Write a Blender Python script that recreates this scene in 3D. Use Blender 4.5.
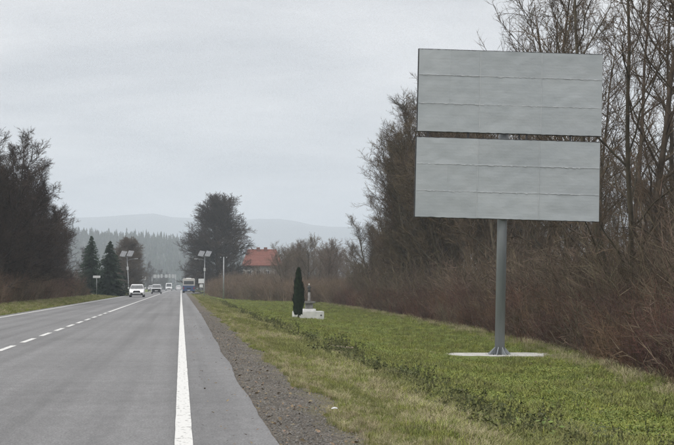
import bpy, bmesh, math, random
import numpy as np
from mathutils import Vector, Matrix, Euler, noise

for o in list(bpy.data.objects):
    bpy.data.objects.remove(o)
S = bpy.context.scene
C = S.collection
R = math.radians
random.seed(7)

# ------------------------------------------------------------------ camera
FPX, W0, H0 = 1300.0, 674.0, 445.0
VPX, HOR = 181.0, 286.5                     # where the road's direction and the horizon fall
EYE = 1.3
phi = math.atan((HOR - H0 / 2) / FPX)
psi = math.atan((W0 / 2 - VPX) / FPX * math.cos(phi))
cam = bpy.data.cameras.new('camera')
cam.sensor_width = 36.0
cam.lens = 36.0 * FPX / W0
cam.clip_start = 0.2
cam.clip_end = 30000
camo = bpy.data.objects.new('camera', cam)
C.objects.link(camo)
camo.location = (0, 0, EYE)
camo.rotation_euler = Euler((R(90) + phi, 0, -psi), 'XYZ')
S.camera = camo
CM = camo.rotation_euler.to_matrix()

def ray(px, py):
    return CM @ Vector(((px - W0 / 2) / FPX, (H0 / 2 - py) / FPX, -1.0))
def at_y(px, py, y):                        # the point seen at a pixel, at a distance y along the road
    d = ray(px, py)
    return Vector((0, 0, EYE)) + d * (y / d.y)
def lat(px, y):                             # sideways position of something seen at px, y metres down the road
    return at_y(px, HOR, y).x

# ------------------------------------------------------------------ world, sun, exposure
SUN_EL, SUN_AZ = R(48), R(-60)
world = bpy.data.worlds.new('World')
S.world = world
world.use_nodes = True
nt = world.node_tree
nt.nodes.clear()
N = nt.nodes.new
Lk = nt.links.new
out = N('ShaderNodeOutputWorld'); bg = N('ShaderNodeBackground')
sky = N('ShaderNodeTexSky'); sky.sky_type = 'NISHITA'; sky.sun_disc = False
sky.sun_elevation = SUN_EL; sky.sun_rotation = SUN_AZ
sk = N('ShaderNodeVectorMath'); sk.operation = 'SCALE'; sk.inputs['Scale'].default_value = 0.08
Lk(sky.outputs[0], sk.inputs[0])
tc = N('ShaderNodeTexCoord')
sep = N('ShaderNodeSeparateXYZ'); Lk(tc.outputs['Generated'], sep.inputs[0])
# overcast sky: a cloud deck three times as bright overhead as at the horizon
mx = N('ShaderNodeMath'); mx.operation = 'MAXIMUM'; mx.inputs[1].default_value = 0.0
Lk(sep.outputs['Z'], mx.inputs[0])
ma = N('ShaderNodeMath'); ma.operation = 'MULTIPLY_ADD'; ma.inputs[1].default_value = 2.0; ma.inputs[2].default_value = 1.0
pw = N('ShaderNodeMath'); pw.operation = 'POWER'; pw.inputs[1].default_value = 1.35
Lk(mx.outputs[0], pw.inputs[0]); Lk(pw.outputs[0], ma.inputs[0])
# flat layered clouds: direction projected on a deck overhead
zz = N('ShaderNodeMath'); zz.operation = 'ADD'; zz.inputs[1].default_value = 0.10; Lk(mx.outputs[0], zz.inputs[0])
dv = N('ShaderNodeVectorMath'); dv.operation = 'DIVIDE'
cz = N('ShaderNodeCombineXYZ')
for i in range(3): Lk(zz.outputs[0], cz.inputs[i])
Lk(tc.outputs['Generated'], dv.inputs[0]); Lk(cz.outputs[0], dv.inputs[1])
nz = N('ShaderNodeTexNoise'); nz.inputs['Scale'].default_value = 0.75; nz.inputs['Detail'].default_value = 6
nz.inputs['Roughness'].default_value = 0.55; nz.inputs['Distortion'].default_value = 0.3
Lk(dv.outputs[0], nz.inputs['Vector'])
cr = N('ShaderNodeValToRGB')
cr.color_ramp.elements[0].position = 0.36; cr.color_ramp.elements[0].color = (0.395, 0.392, 0.396, 1)
cr.color_ramp.elements[1].position = 0.64; cr.color_ramp.elements[1].color = (0.685, 0.668, 0.655, 1)
Lk(nz.outputs['Fac'], cr.inputs[0])
sc_ = N('ShaderNodeVectorMath'); sc_.operation = 'SCALE'
Lk(cr.outputs[0], sc_.inputs[0]); Lk(ma.outputs[0], sc_.inputs['Scale'])
mixw = N('ShaderNodeMix'); mixw.data_type = 'RGBA'; mixw.inputs[0].default_value = 0.92
Lk(sk.outputs[0], mixw.inputs[6]); Lk(sc_.outputs[0], mixw.inputs[7])
Lk(mixw.outputs[2], bg.inputs[0]); bg.inputs[1].default_value = 1.0
Lk(bg.outputs[0], out.inputs[0])

sun = bpy.data.lights.new('sun', 'SUN')
sun.energy = 1.2; sun.angle = R(25); sun.color = (1.0, 0.96, 0.90)
suno = bpy.data.objects.new('sun', sun); C.objects.link(suno)
dirv = Vector((math.sin(SUN_AZ) * math.cos(SUN_EL), -abs(math.cos(SUN_AZ)) * math.cos(SUN_EL), math.sin(SUN_EL)))
suno.rotation_euler = (-dirv).to_track_quat('-Z', 'Y').to_euler()
suno.location = (0, 0, 60)
sky.sun_rotation = math.atan2(dirv.x, dirv.y)

S.view_settings.view_transform = 'Standard'
S.view_settings.look = 'None'
S.view_settings.gamma = 1.0
S.view_settings.use_curve_mapping = False
S.view_settings.exposure = 0.45
S.render.engine = 'CYCLES'
S.cycles.max_bounces = 3
S.cycles.diffuse_bounces = 2
S.cycles.glossy_bounces = 2
S.cycles.transmission_bounces = 2
S.cycles.volume_bounces = 1
S.cycles.use_denoising = True
S.cycles.denoising_input_passes = 'RGB_ALBEDO_NORMAL'
S.cycles.denoising_prefilter = 'NONE'
S.cycles.sample_clamp_indirect = 4

# ------------------------------------------------------------------ helpers
def mat(name, c1, c2=None, scale=5.0, rough=0.85, bump=0.0, bscale=None, metal=0.0, rand=0.0,
        stretch=(1, 1, 1), detail=5, spec=0.3, emit=None, coat=0.0, lo=0.35, hi=0.65, coords='Object'):
    m = bpy.data.materials.new(name); m.use_nodes = True
    t = m.node_tree; b = t.nodes['Principled BSDF']
    b.inputs['Roughness'].default_value = rough
    b.inputs['Metallic'].default_value = metal
    b.inputs['Specular IOR Level'].default_value = spec
    b.inputs['Coat Weight'].default_value = coat
    if c2 is None: c2 = tuple(x * 0.8 for x in c1)
    tc = t.nodes.new('ShaderNodeTexCoord'); mp = t.nodes.new('ShaderNodeMapping')
    mp.inputs['Scale'].default_value = stretch
    t.links.new(tc.outputs[coords], mp.inputs[0])
    n = t.nodes.new('ShaderNodeTexNoise'); n.inputs['Scale'].default_value = scale; n.inputs['Detail'].default_value = detail
    t.links.new(mp.outputs[0], n.inputs['Vector'])
    r = t.nodes.new('ShaderNodeValToRGB')
    r.color_ramp.elements[0].position = lo; r.color_ramp.elements[1].position = hi
    r.color_ramp.elements[0].color = (*c1, 1); r.color_ramp.elements[1].color = (*c2, 1)
    t.links.new(n.outputs['Fac'], r.inputs[0])
    col = r.outputs[0]
    if rand:
        oi = t.nodes.new('ShaderNodeObjectInfo')
        hs = t.nodes.new('ShaderNodeHueSaturation')
        mr = t.nodes.new('ShaderNodeMapRange'); mr.inputs[3].default_value = 1 - rand; mr.inputs[4].default_value = 1 + rand
        t.links.new(oi.outputs['Random'], mr.inputs[0]); t.links.new(mr.outputs[0], hs.inputs['Value'])
        m2 = t.nodes.new('ShaderNodeMath'); m2.operation = 'MULTIPLY'; m2.inputs[1].default_value = 7.31
        fr = t.nodes.new('ShaderNodeMath'); fr.operation = 'FRACT'
        t.links.new(oi.outputs['Random'], m2.inputs[0]); t.links.new(m2.outputs[0], fr.inputs[0])
        m3 = t.nodes.new('ShaderNodeMapRange'); m3.inputs[3].default_value = 0.5 - 0.07 * rand; m3.inputs[4].default_value = 0.5 + 0.07 * rand
        t.links.new(fr.outputs[0], m3.inputs[0]); t.links.new(m3.outputs[0], hs.inputs['Hue'])
        t.links.new(col, hs.inputs['Color']); col = hs.outputs[0]
    t.links.new(col, b.inputs['Base Color'])
    if bump:
        n2 = t.nodes.new('ShaderNodeTexNoise'); n2.inputs['Scale'].default_value = bscale or scale * 3; n2.inputs['Detail'].default_value = 6
        t.links.new(mp.outputs[0], n2.inputs['Vector'])
        bp = t.nodes.new('ShaderNodeBump'); bp.inputs['Strength'].default_value = min(1, bump * 4); bp.inputs['Distance'].default_value = bump
        t.links.new(n2.outputs['Fac'], bp.inputs['Height']); t.links.new(bp.outputs[0], b.inputs['Normal'])
    if emit:
        b.inputs['Emission Color'].default_value = (*emit[:3], 1); b.inputs['Emission Strength'].default_value = emit[3]
    return m

def obj(name, me, material=None, parent=None, loc=None):
    if isinstance(me, bmesh.types.BMesh):
        bm = me; me = bpy.data.meshes.new(name); bm.to_mesh(me); bm.free()
    if material and not me.materials: me.materials.append(material)
    o = bpy.data.objects.new(name, me); C.objects.link(o)
    if parent: o.parent = parent
    if loc is not None: o.location = loc
    return o

def tag(o, label=None, cat=None, group=None, kind=None):
    if label: o['label'] = label
    if cat: o['category'] = cat
    if group: o['group'] = group
    if kind: o['kind'] = kind
    return o

def thing(name, label, cat, loc=(0, 0, 0), rot=(0, 0, 0), group=None):
    o = bpy.data.objects.new(name, None); C.objects.link(o)
    o.empty_display_size = 0.3
    o.location = loc; o.rotation_euler = rot
    return tag(o, label, cat, group)

def pymesh(name, V, F, smooth=False):
    me = bpy.data.meshes.new(name)
    me.from_pydata(V, [], F); me.update()
    if smooth: me.shade_smooth()
    return me

def box(bm, x0, x1, y0, y1, z0, z1, bevel=0.0):
    r = bmesh.ops.create_cube(bm, size=1.0)
    vs = r['verts']
    for v in vs:
        v.co = Vector(((x0 + x1) / 2 + v.co.x * (x1 - x0), (y0 + y1) / 2 + v.co.y * (y1 - y0), (z0 + z1) / 2 + v.co.z * (z1 - z0)))
    if bevel:
        es = list({e for v in vs for e in v.link_edges})
        bmesh.ops.bevel(bm, geom=es, offset=bevel, segments=2, affect='EDGES')
    return vs

def boxm(name, x0, x1, y0, y1, z0, z1, m, parent=None, bevel=0.0):
    bm = bmesh.new(); box(bm, x0, x1, y0, y1, z0, z1, bevel)
    return obj(name, bm, m, parent)

def tube_vf(V, F, pts, rad, sides=6, tip=False, cap=False):
    n0 = len(V); k = len(pts)
    d = (pts[-1] - pts[0])
    a = Vector((1, 0, 0)) if abs(d.x) < max(abs(d.y), abs(d.z)) else Vector((0, 1, 0))
    u = d.cross(a)
    if u.length < 1e-9: u = Vector((1, 0, 0))
    u.normalize(); w = d.cross(u); w.normalize()
    cs = [(math.cos(6.28318 * i / sides), math.sin(6.28318 * i / sides)) for i in range(sides)]
    m = k - 1 if tip else k
    for i in range(m):
        p, r = pts[i], rad[i]
        for c, s in cs:
            V.append((p.x + r * (c * u.x + s * w.x), p.y + r * (c * u.y + s * w.y), p.z + r * (c * u.z + s * w.z)))
    for i in range(m - 1):
        b = n0 + i * sides
        for j in range(sides):
            j2 = (j + 1) % sides
            F.append((b + j, b + j2, b + sides + j2, b + sides + j))
    if tip:
        V.append(tuple(pts[-1])); t = len(V) - 1; b = n0 + (m - 1) * sides
        for j in range(sides): F.append((b + j, b + (j + 1) % sides, t))
    elif cap:
        F.append(tuple(n0 + (m - 1) * sides + j for j in range(sides)))
        F.append(tuple(n0 + sides - 1 - j for j in range(sides)))

def tubem(name, pts, rad, m, parent=None, sides=10, smooth=True):
    V, F = [], []
    pts = [Vector(p) for p in pts]
    if not isinstance(rad, (list, tuple)): rad = [rad] * len(pts)
    tube_vf(V, F, pts, rad, sides, cap=True)
    me = pymesh(name, V, F)
    if smooth:
        for p in me.polygons: p.use_smooth = len(p.vertices) == 4
    return obj(name, me, m, parent)

def copy_tree(o, parent=None):
    c = o.copy(); C.objects.link(c); c.parent = parent
    for ch in list(o.children): copy_tree(ch, c)
    return c

def proto(name, V, F, m):                    # shape for scattered stuff, never linked itself
    me = pymesh(name, V, F); me.materials.append(m)
    return bpy.data.objects.new(name, me)

def scatter(name, pts, protos, label, cat):
    """one stuff object: pts = [(x,y,z,rx,ry,rz,scale,index)]"""
    me = bpy.data.meshes.new(name)
    me.from_pydata([p[:3] for p in pts], [], [])
    n = len(pts)
    a = me.attributes.new('rot', 'FLOAT_VECTOR', 'POINT'); a.data.foreach_set('vector', np.array([p[3:6] for p in pts], 'f').ravel())
    a = me.attributes.new('scl', 'FLOAT', 'POINT'); a.data.foreach_set('value', np.array([p[6] for p in pts], 'f'))
    a = me.attributes.new('idx', 'INT', 'POINT'); a.data.foreach_set('value', np.array([p[7] for p in pts], 'i'))
    o = obj(name, me)
    g = bpy.data.node_groups.new(name, 'GeometryNodeTree')
    g.interface.new_socket('Geometry', in_out='INPUT', socket_type='NodeSocketGeometry')
    g.interface.new_socket('Geometry', in_out='OUTPUT', socket_type='NodeSocketGeometry')
    gi = g.nodes.new('NodeGroupInput'); go = g.nodes.new('NodeGroupOutput')
    ip = g.nodes.new('GeometryNodeInstanceOnPoints'); ip.inputs['Pick Instance'].default_value = True
    jn = g.nodes.new('GeometryNodeJoinGeometry')
    for p in protos:
        oi = g.nodes.new('GeometryNodeObjectInfo'); oi.inputs['Object'].default_value = p
        oi.inputs['As Instance'].default_value = True
        g.links.new(oi.outputs['Geometry'], jn.inputs[0])
    def attr(nm, ty):
        q = g.nodes.new('GeometryNodeInputNamedAttribute'); q.data_type = ty; q.inputs['Name'].default_value = nm
        return q.outputs[0]
    g.links.new(gi.outputs[0], ip.inputs['Points']); g.links.new(jn.outputs[0], ip.inputs['Instance'])
    g.links.new(attr('rot', 'FLOAT_VECTOR'), ip.inputs['Rotation'])
    g.links.new(attr('scl', 'FLOAT'), ip.inputs['Scale'])
    g.links.new(attr('idx', 'INT'), ip.inputs['Instance Index'])
    g.links.new(ip.outputs[0], go.inputs[0])
    md = o.modifiers.new('scatter', 'NODES'); md.node_group = g
    return tag(o, label, cat, kind='stuff')

def U(a, b): return random.uniform(a, b)
def lerp(a, b, t): return a + (b - a) * t
def interp(x, pts):
    if x <= pts[0][0]: return pts[0][1]
    for (a, fa), (b, fb) in zip(pts, pts[1:]):
        if x <= b: return lerp(fa, fb, (x - a) / (b - a))
    return pts[-1][1]

# ------------------------------------------------------------------ lie of the land
def crest(y):
    if y < 480: return 0.0
    return -min(5.0, 1.6e-5 * (y - 480) ** 2)
PROF = [(-400, 0.6), (-40, 0.3), (-16, 0.15), (-11, 0.08), (-9.2, -0.04), (-8.2, -0.05), (-7.9, -0.03), (0.78, -0.03), (0.95, -0.035), (1.8, -0.09),
        (2.6, -0.26), (3.6, -0.5), (4.6, -0.66), (6.2, -0.82), (9, -0.98), (14, -1.0), (60, -0.9), (400, 0.0)]
def gz(x, y):
    z = interp(x, PROF)
    if y > 230 and x > 1: z = lerp(z, max(z, -0.35 if x > 2 else z), min(1, (y - 230) / 60))
    if x > 2.0 or x < -8.6:
        k = min(1, (x - 2) / 2) if x > 0 else min(1, (-8.6 - x) / 2)
        z += k * 0.10 * noise.noise(Vector((x * 0.35, y * 0.35, 0))) + k * 0.05 * noise.noise(Vector((x * 1.3, y * 1.3, 3)))
    return z + crest(y)

xs = [-9000, -4000, -1500, -600, -250, -120, -70, -45, -32, -24, -19] + [-16 + 0.8 * i for i in range(9)] + [-9.2, -8.7, -8.2, -7.9, -4, 0, 0.78, 0.95, 1.3, 1.6] \
    + [1.8 + 0.3 * i for i in range(40)] + [14 + i for i in range(14)] + [30, 36, 45, 60, 90, 140, 250, 600, 1500, 4000, 9000]
ys = [-60, -20, 0, 4] + [7 + 0.4 * i for i in range(80)] + [39.5 + 1.0 * i for i in range(60)] + [100 + 3 * i for i in range(50)] \
    + [250 + 12 * i for i in range(40)] + [740, 800, 900, 1100, 1400, 2000, 3000, 5000, 9000]
V = [(x, y, gz(x, y)) for y in ys for x in xs]
nx = len(xs)
F = [(j * nx + i, j * nx + i + 1, (j + 1) * nx + i + 1, (j + 1) * nx + i) for j in range(len(ys) - 1) for i in range(nx - 1)]
gme = pymesh('ground', V, F, True)

def ground_material():
    m = bpy.data.materials.new('meadow_soil'); m.use_nodes = True
    t = m.node_tree; b = t.nodes['Principled BSDF']; b.inputs['Roughness'].default_value = 0.95; b.inputs['Specular IOR Level'].default_value = 0.1
    N = t.nodes.new; L = t.links.new
    tc = N('ShaderNodeTexCoord'); sp = N('ShaderNodeSeparateXYZ'); L(tc.outputs['Object'], sp.inputs[0])
    def nse(scale, detail=6):
        n = N('ShaderNodeTexNoise'); n.inputs['Scale'].default_value = scale; n.inputs['Detail'].default_value = detail
        L(tc.outputs['Object'], n.inputs['Vector']); return n.outputs['Fac']
    def ramp(fac, stops):
        r = N('ShaderNodeValToRGB'); e = r.color_ramp.elements
        while len(e) < len(stops): e.new(0.5)
        for k, (p, c) in enumerate(stops): e[k].position = p; e[k].color = (*c, 1)
        L(fac, r.inputs[0]); return r.outputs[0]
    def mixc(f, a, c):
        q = N('ShaderNodeMix'); q.data_type = 'RGBA'; L(f, q.inputs[0]); L(a, q.inputs[6]); L(c, q.inputs[7]); return q.outputs[2]
    def xband(x0, x1, wob=0.0, ws=0.5):
        v = sp.outputs['X']
        if wob:
            s = N('ShaderNodeMath'); s.operation = 'MULTIPLY_ADD'; s.inputs[1].default_value = wob
            L(nse(ws, 4), s.inputs[0]); L(sp.outputs['X'], s.inputs[2]); v = s.outputs[0]
        q = N('ShaderNodeMapRange'); q.inputs[1].default_value = x0; q.inputs[2].default_value = x1; L(v, q.inputs[0]); return q.outputs[0]
    green = ramp(nse(2.2), [(0.3, (0.065, 0.092, 0.018)), (0.5, (0.11, 0.145, 0.028)), (0.7, (0.16, 0.165, 0.055))])
    big = ramp(nse(0.12, 4), [(0.35, (0.08, 0.105, 0.026)), (0.65, (0.14, 0.155, 0.05))])
    q = N('ShaderNodeMix'); q.data_type = 'RGBA'; q.inputs[0].default_value = 0.5; L(green, q.inputs[6]); L(big, q.inputs[7]); green = q.outputs[2]
    straw = ramp(nse(3.5), [(0.3, (0.085, 0.082, 0.036)), (0.5, (0.14, 0.125, 0.062)), (0.72, (0.075, 0.09, 0.03))])
    gravel = ramp(nse(38, 8), [(0.3, (0.066, 0.060, 0.052)), (0.5, (0.135, 0.124, 0.110)), (0.7, (0.22, 0.205, 0.185))])
    gsoil = ramp(nse(1.1, 6), [(0.35, (0.62, 0.6, 0.58)), (0.65, (1.0, 0.95, 0.88))])
    q = N('ShaderNodeMix'); q.data_type = 'RGBA'; q.blend_type = 'MULTIPLY'; q.inputs[0].default_value = 1; L(gravel, q.inputs[6]); L(gsoil, q.inputs[7]); gravel = q.outputs[2]
    litter = ramp(nse(6), [(0.3, (0.05, 0.038, 0.026)), (0.6, (0.11, 0.082, 0.055)), (0.75, (0.16, 0.12, 0.075))])
    c = mixc(xband(2.0, 2.55, 1.3, 0.8), gravel, straw)
    c = mixc(xband(4.2, 6.0, 1.4, 0.3), c, green)
    c = mixc(xband(15.5, 19.5, 3.0, 0.2), c, litter)
    lg = mixc(xband(-8.5, -8.1), green, gravel)
    lg2 = mixc(xband(-14, -11.2, 1.0), litter, lg)
    c = mixc(xband(-4, -3.9), lg2, c)
    L(c, b.inputs['Base Color'])
    bp = N('ShaderNodeBump'); bp.inputs['Strength'].default_value = 0.8; bp.inputs['Distance'].default_value = 0.03
    L(nse(22, 8), bp.inputs['Height']); L(bp.outputs[0], b.inputs['Normal'])
    return m
tag(obj('ground', gme, ground_material()), kind='structure')

# ------------------------------------------------------------------ road
def road_material():
    m = bpy.data.materials.new('asphalt'); m.use_nodes = True
    t = m.node_tree; b = t.nodes['Principled BSDF']; N = t.nodes.new; L = t.links.new
    b.inputs['Roughness'].default_value = 0.78; b.inputs['Specular IOR Level'].default_value = 0.35
    tc = N('ShaderNodeTexCoord')
    def nse(scale, st=(1, 1, 1), detail=6, rough=0.5):
        mp = N('ShaderNodeMapping'); mp.inputs['Scale'].default_value = st; L(tc.outputs['Object'], mp.inputs[0])
        n = N('ShaderNodeTexNoise'); n.inputs['Scale'].default_value = scale; n.inputs['Detail'].default_value = detail; n.inputs['Roughness'].default_value = rough
        L(mp.outputs[0], n.inputs['Vector']); return n.outputs['Fac']
    def ramp(fac, stops):
        r = N('ShaderNodeValToRGB'); e = r.color_ramp.elements
        while len(e) < len(stops): e.new(0.5)
        for k, (p, c) in enumerate(stops): e[k].position = p; e[k].color = (c, c, c, 1)
        L(fac, r.inputs[0]); return r.outputs[0]
    def mul(a, c, f=1.0):
        q = N('ShaderNodeMix'); q.data_type = 'RGBA'; q.blend_type = 'MULTIPLY'; q.inputs[0].default_value = f
        L(a, q.inputs[6]); L(c, q.inputs[7]); return q.outputs[2]
    base = N('ShaderNodeRGB'); base.outputs[0].default_value = (0.146, 0.146, 0.148, 1)
    c = mul(base.outputs[0], ramp(nse(48, (1, .6, 1), detail=5, rough=0.85), [(0.28, 0.35), (0.5, 0.98), (0.72, 1.75)]))
    c = mul(c, ramp(nse(9, (1, .35, 1), detail=6, rough=.8), [(0.3, 0.80), (0.5, 1.0), (0.7, 1.22)]))
    c = mul(c, ramp(nse(1.0, (2.2, 0.02, 1), 3), [(0.3, 0.76), (0.5, 0.98), (0.7, 1.14)]))        # wheel tracks along the lanes
    c = mul(c, ramp(nse(1.0, (0.14, 1.1, 1), 5), [(0.30, 0.93), (0.5, 1.0), (0.70, 1.05)]))        # laying seams and stains across
    c = mul(c, ramp(nse(0.35, (1, 0.4, 1), 6), [(0.3, 0.86), (0.7, 1.10)]))
    L(c, b.inputs['Base Color'])
    bp = N('ShaderNodeBump'); bp.inputs['Strength'].default_value = 0.6; bp.inputs['Distance'].default_value = 0.006
    L(nse(130, detail=3, rough=0.7), bp.inputs['Height']); L(bp.outputs[0], b.inputs['Normal'])
    return m
M_ROAD = road_material()
def redge(y):
    return 0.80 + 0.05 * noise.noise(Vector((0, y * 0.25, 0))) + 0.014 * noise.noise(Vector((0, y * 1.7, 5))) + (0.14 if y > 60 else 0.14 * max(0, (y - 20) / 40))
ry = [-40, 0, 6] + [8 + 0.35 * i for i in range(90)] + [39.5 + 2 * i for i in range(100)] + [240 + 15 * i for i in range(60)]
V, F = [], []
for y in ry:
    z = crest(y)
    for x in (-7.95 + 0.05 * noise.noise(Vector((9, y * 0.5, 0))), -3.64, 0.02, redge(y)):
        V.append((x, y, z))
    V.append((redge(y) + 0.03, y, z - 0.07)); V.append((-8.02, y, z - 0.07))
for j in range(len(ry) - 1):
    a, b_ = j * 6, j * 6 + 6
    for p, q in ((5, 0), (0, 1), (1, 2), (2, 3), (3, 4)): F.append((a + p, a + q, b_ + q, b_ + p))
road = tag(obj('road', pymesh('road', V, F), M_ROAD), kind='structure')
# bus bay and side road mouth beyond the meadow
V = []; F = []
by = [252, 262, 272, 282, 292, 302, 312, 322]
for y in by:
    k = min(1, (y - 252) / 14) if y < 290 else min(1, (322 - y) / 16)
    V += [(0.7, y, 0.004), (1.0 + 3.0 * max(0.02, k), y, 0.004), (1.05 + 3.0 * max(0.02, k), y, -0.09)]
for j in range(len(by) - 1):
    for p in (0, 1): F.append((j * 3 + p, j * 3 + p + 1, j * 3 + p + 4, j * 3 + p + 3))
tag(obj('bus_bay', pymesh('bus_bay', V, F), M_ROAD), kind='structure')

M_LINE = mat('road_paint', (0.26, 0.26, 0.255), (0.56, 0.56, 0.545), 26, 0.8, 0.003, 60, lo=0.30, hi=0.45, detail=12, stretch=(1, .35, 1))
def strip(name, x, w, y0, y1, step, parent=road, wob=0.005):
    V, F = [], []
    n = max(1, int((y1 - y0) / step))
    for i in range(n + 1):
        y = y0 + (y1 - y0) * i / n
        a = wob * noise.noise(Vector((x, y * 1.3, 0))); b = wob * noise.noise(Vector((x, y * 1.3, 9)))
        V += [(x - w / 2 + a, y, crest(y) + 0.006), (x + w / 2 + b, y, crest(y) + 0.006)]
    for i in range(n): F.append((2 * i, 2 * i + 1, 2 * i + 3, 2 * i + 2))
    return obj(name, pymesh(name, V, F), M_LINE, parent)
strip('edge_line', 0.03, 0.15, -30, 100, 0.5); strip('edge_line', 0.03, 0.15, 100, 900, 8, wob=0)
strip('edge_line', -7.5, 0.14, -30, 100, 0.5); strip('edge_line', -7.5, 0.14, 100, 900, 8, wob=0)
SP = 0.00237 * FPX * EYE
y = 1690 / 63.0 - SP * 4
while y < 1690 / 25.8:
    if y > 4: strip('lane_dash', -3.64, 0.13, y, y + SP * 0.62, 0.5)
    y += SP
strip('centre_line', -3.64, 0.14, y, 900, 8, wob=0)
# ------------------------------------------------------------------ hills
def hill(name, y0, y1, x0, x1, ridge, m, rough, nxs=90, nys=14):
    V, F = [], []
    for j in range(nys + 1):
        t = j / nys
        yy = lerp(y0, y1, t)
        s = math.sin(math.pi * min(1, t * 0.62 + 0.0)) ** 1.2 if t < 0.8 else math.sin(math.pi * 0.5) * (1 - (t - 0.8) * 1.0)
        for i in range(nxs + 1):
            xx = lerp(x0, x1, i / nxs)
            V.append((xx, yy, -6 + (ridge(xx, yy) + 6) * s + rough * noise.noise(Vector((xx * 0.004, yy * 0.004, 2))) * s))
    for j in range(nys):
        for i in range(nxs):
            a = j * (nxs + 1) + i; F.append((a, a + 1, a + nxs + 2, a + nxs + 1))
    return V, tag(obj(name, pymesh(name, V, F, True), m), kind='structure')
M_FARF = mat('far_forest_floor', (0.02, 0.026, 0.018), (0.045, 0.045, 0.03), 0.05, 0.95)
def ridge1(x, y):
    px = VPX + x * FPX / 1650
    return 9 + interp(px, [(-200, 77), (-20, 79), (75, 72), (100, 68), (125, 69), (150, 67), (170, 63), (187, 56), (215, 46), (260, 36), (330, 28), (500, 24), (900, 40)]) - 16
HV, _ = hill('hill', 1150, 1950, -900, 1300, ridge1, M_FARF, 5)
def ridge2(x, y):
    px = VPX + x * FPX / 6000
    return 1.40 * interp(px, [(-300, 250), (60, 236), (140, 250), (230, 232), (290, 238), (345, 214), (450, 200), (800, 250)]) + 8 * noise.noise(Vector((x * 0.01, 0, 0)))
hill('mountain', 4900, 6900, -3600, 4200, ridge2, M_FARF, 18)

# ------------------------------------------------------------------ far forest on the hill (one mass)
M_CONF = mat('far_conifer', (0.018, 0.03, 0.018), (0.045, 0.05, 0.028), 0.6, 0.9, rand=0.35)
def far_conifer(seed, h, fat=1.0):
    rn = random.Random(seed); V, F = [], []
    tiers = 6
    for k in range(tiers):
        z0 = h * (0.08 + 0.86 * k / tiers); z1 = z0 + h * 0.27
        r = fat * h * 0.17 * (1 - 0.86 * k / tiers) * rn.uniform(0.8, 1.2)
        n0 = len(V); n = 7; a0 = rn.uniform(0, 6)
        for i in range(n):
            a = a0 + 6.283 * i / n; rr = r * rn.uniform(0.55, 1.25)
            V.append((rr * math.cos(a), rr * math.sin(a), z0 + rn.uniform(-.04, .04) * h))
        V.append((rn.uniform(-.1, .1), rn.uniform(-.1, .1), min(z1, h)))
        for i in range(n): F.append((n0 + i, n0 + (i + 1) % n, n0 + n))
    return proto('far_conifer', V, F, M_CONF)
pts = []
rn = random.Random(3)
def hill_z(x, y):
    nxs, nys = 90, 14
    i = min(nxs - 1, max(0, int((x + 900) / 2200 * nxs))); j = min(nys - 1, max(0, int((y - 1150) / 800 * nys)))
    return HV[j * (nxs + 1) + i][2]
for k in range(6500):
    y = rn.uniform(1180, 1800); x = lat(rn.uniform(-30, 380), y)
    pts.append((x, y, hill_z(x, y) - 1.5, 0, 0, rn.uniform(0, 6), rn.uniform(0.5, 1.2) * (1.3 if rn.random() < .08 else 1), rn.randrange(6)))
scatter('far_forest', pts, [far_conifer(i, (14, 12, 15, 13, 9, 8)[i], (1, 1.2, .85, 1, 2.0, 2.3)[i]) for i in range(6)], 'hazy blue-grey conifer forest covering the far hill beyond the road', 'forest')

# ------------------------------------------------------------------ bare trees
M_BARK = mat('bark', (0.042, 0.034, 0.025), (0.098, 0.080, 0.058), 6, 0.95, 0.02, 18, rand=0.2, stretch=(1, 1, 0.25))
M_TWIG = mat('twigs', (0.060, 0.043, 0.028), (0.125, 0.092, 0.060), 1.2, 0.95, rand=0.2)
M_DBARK = mat('dark_bark', (0.022, 0.019, 0.017), (0.048, 0.040, 0.034), 6, 0.95, 0.02, 18, stretch=(1, 1, 0.25))
M_DTWIG = mat('dark_twigs', (0.028, 0.021, 0.017), (0.060, 0.043, 0.033), 1.2, 0.95, rand=0.15)
M_LTWIG = mat('pale_twigs', (0.095, 0.072, 0.055), (0.16, 0.125, 0.095), 1.2, 0.95, rand=0.15)

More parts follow.
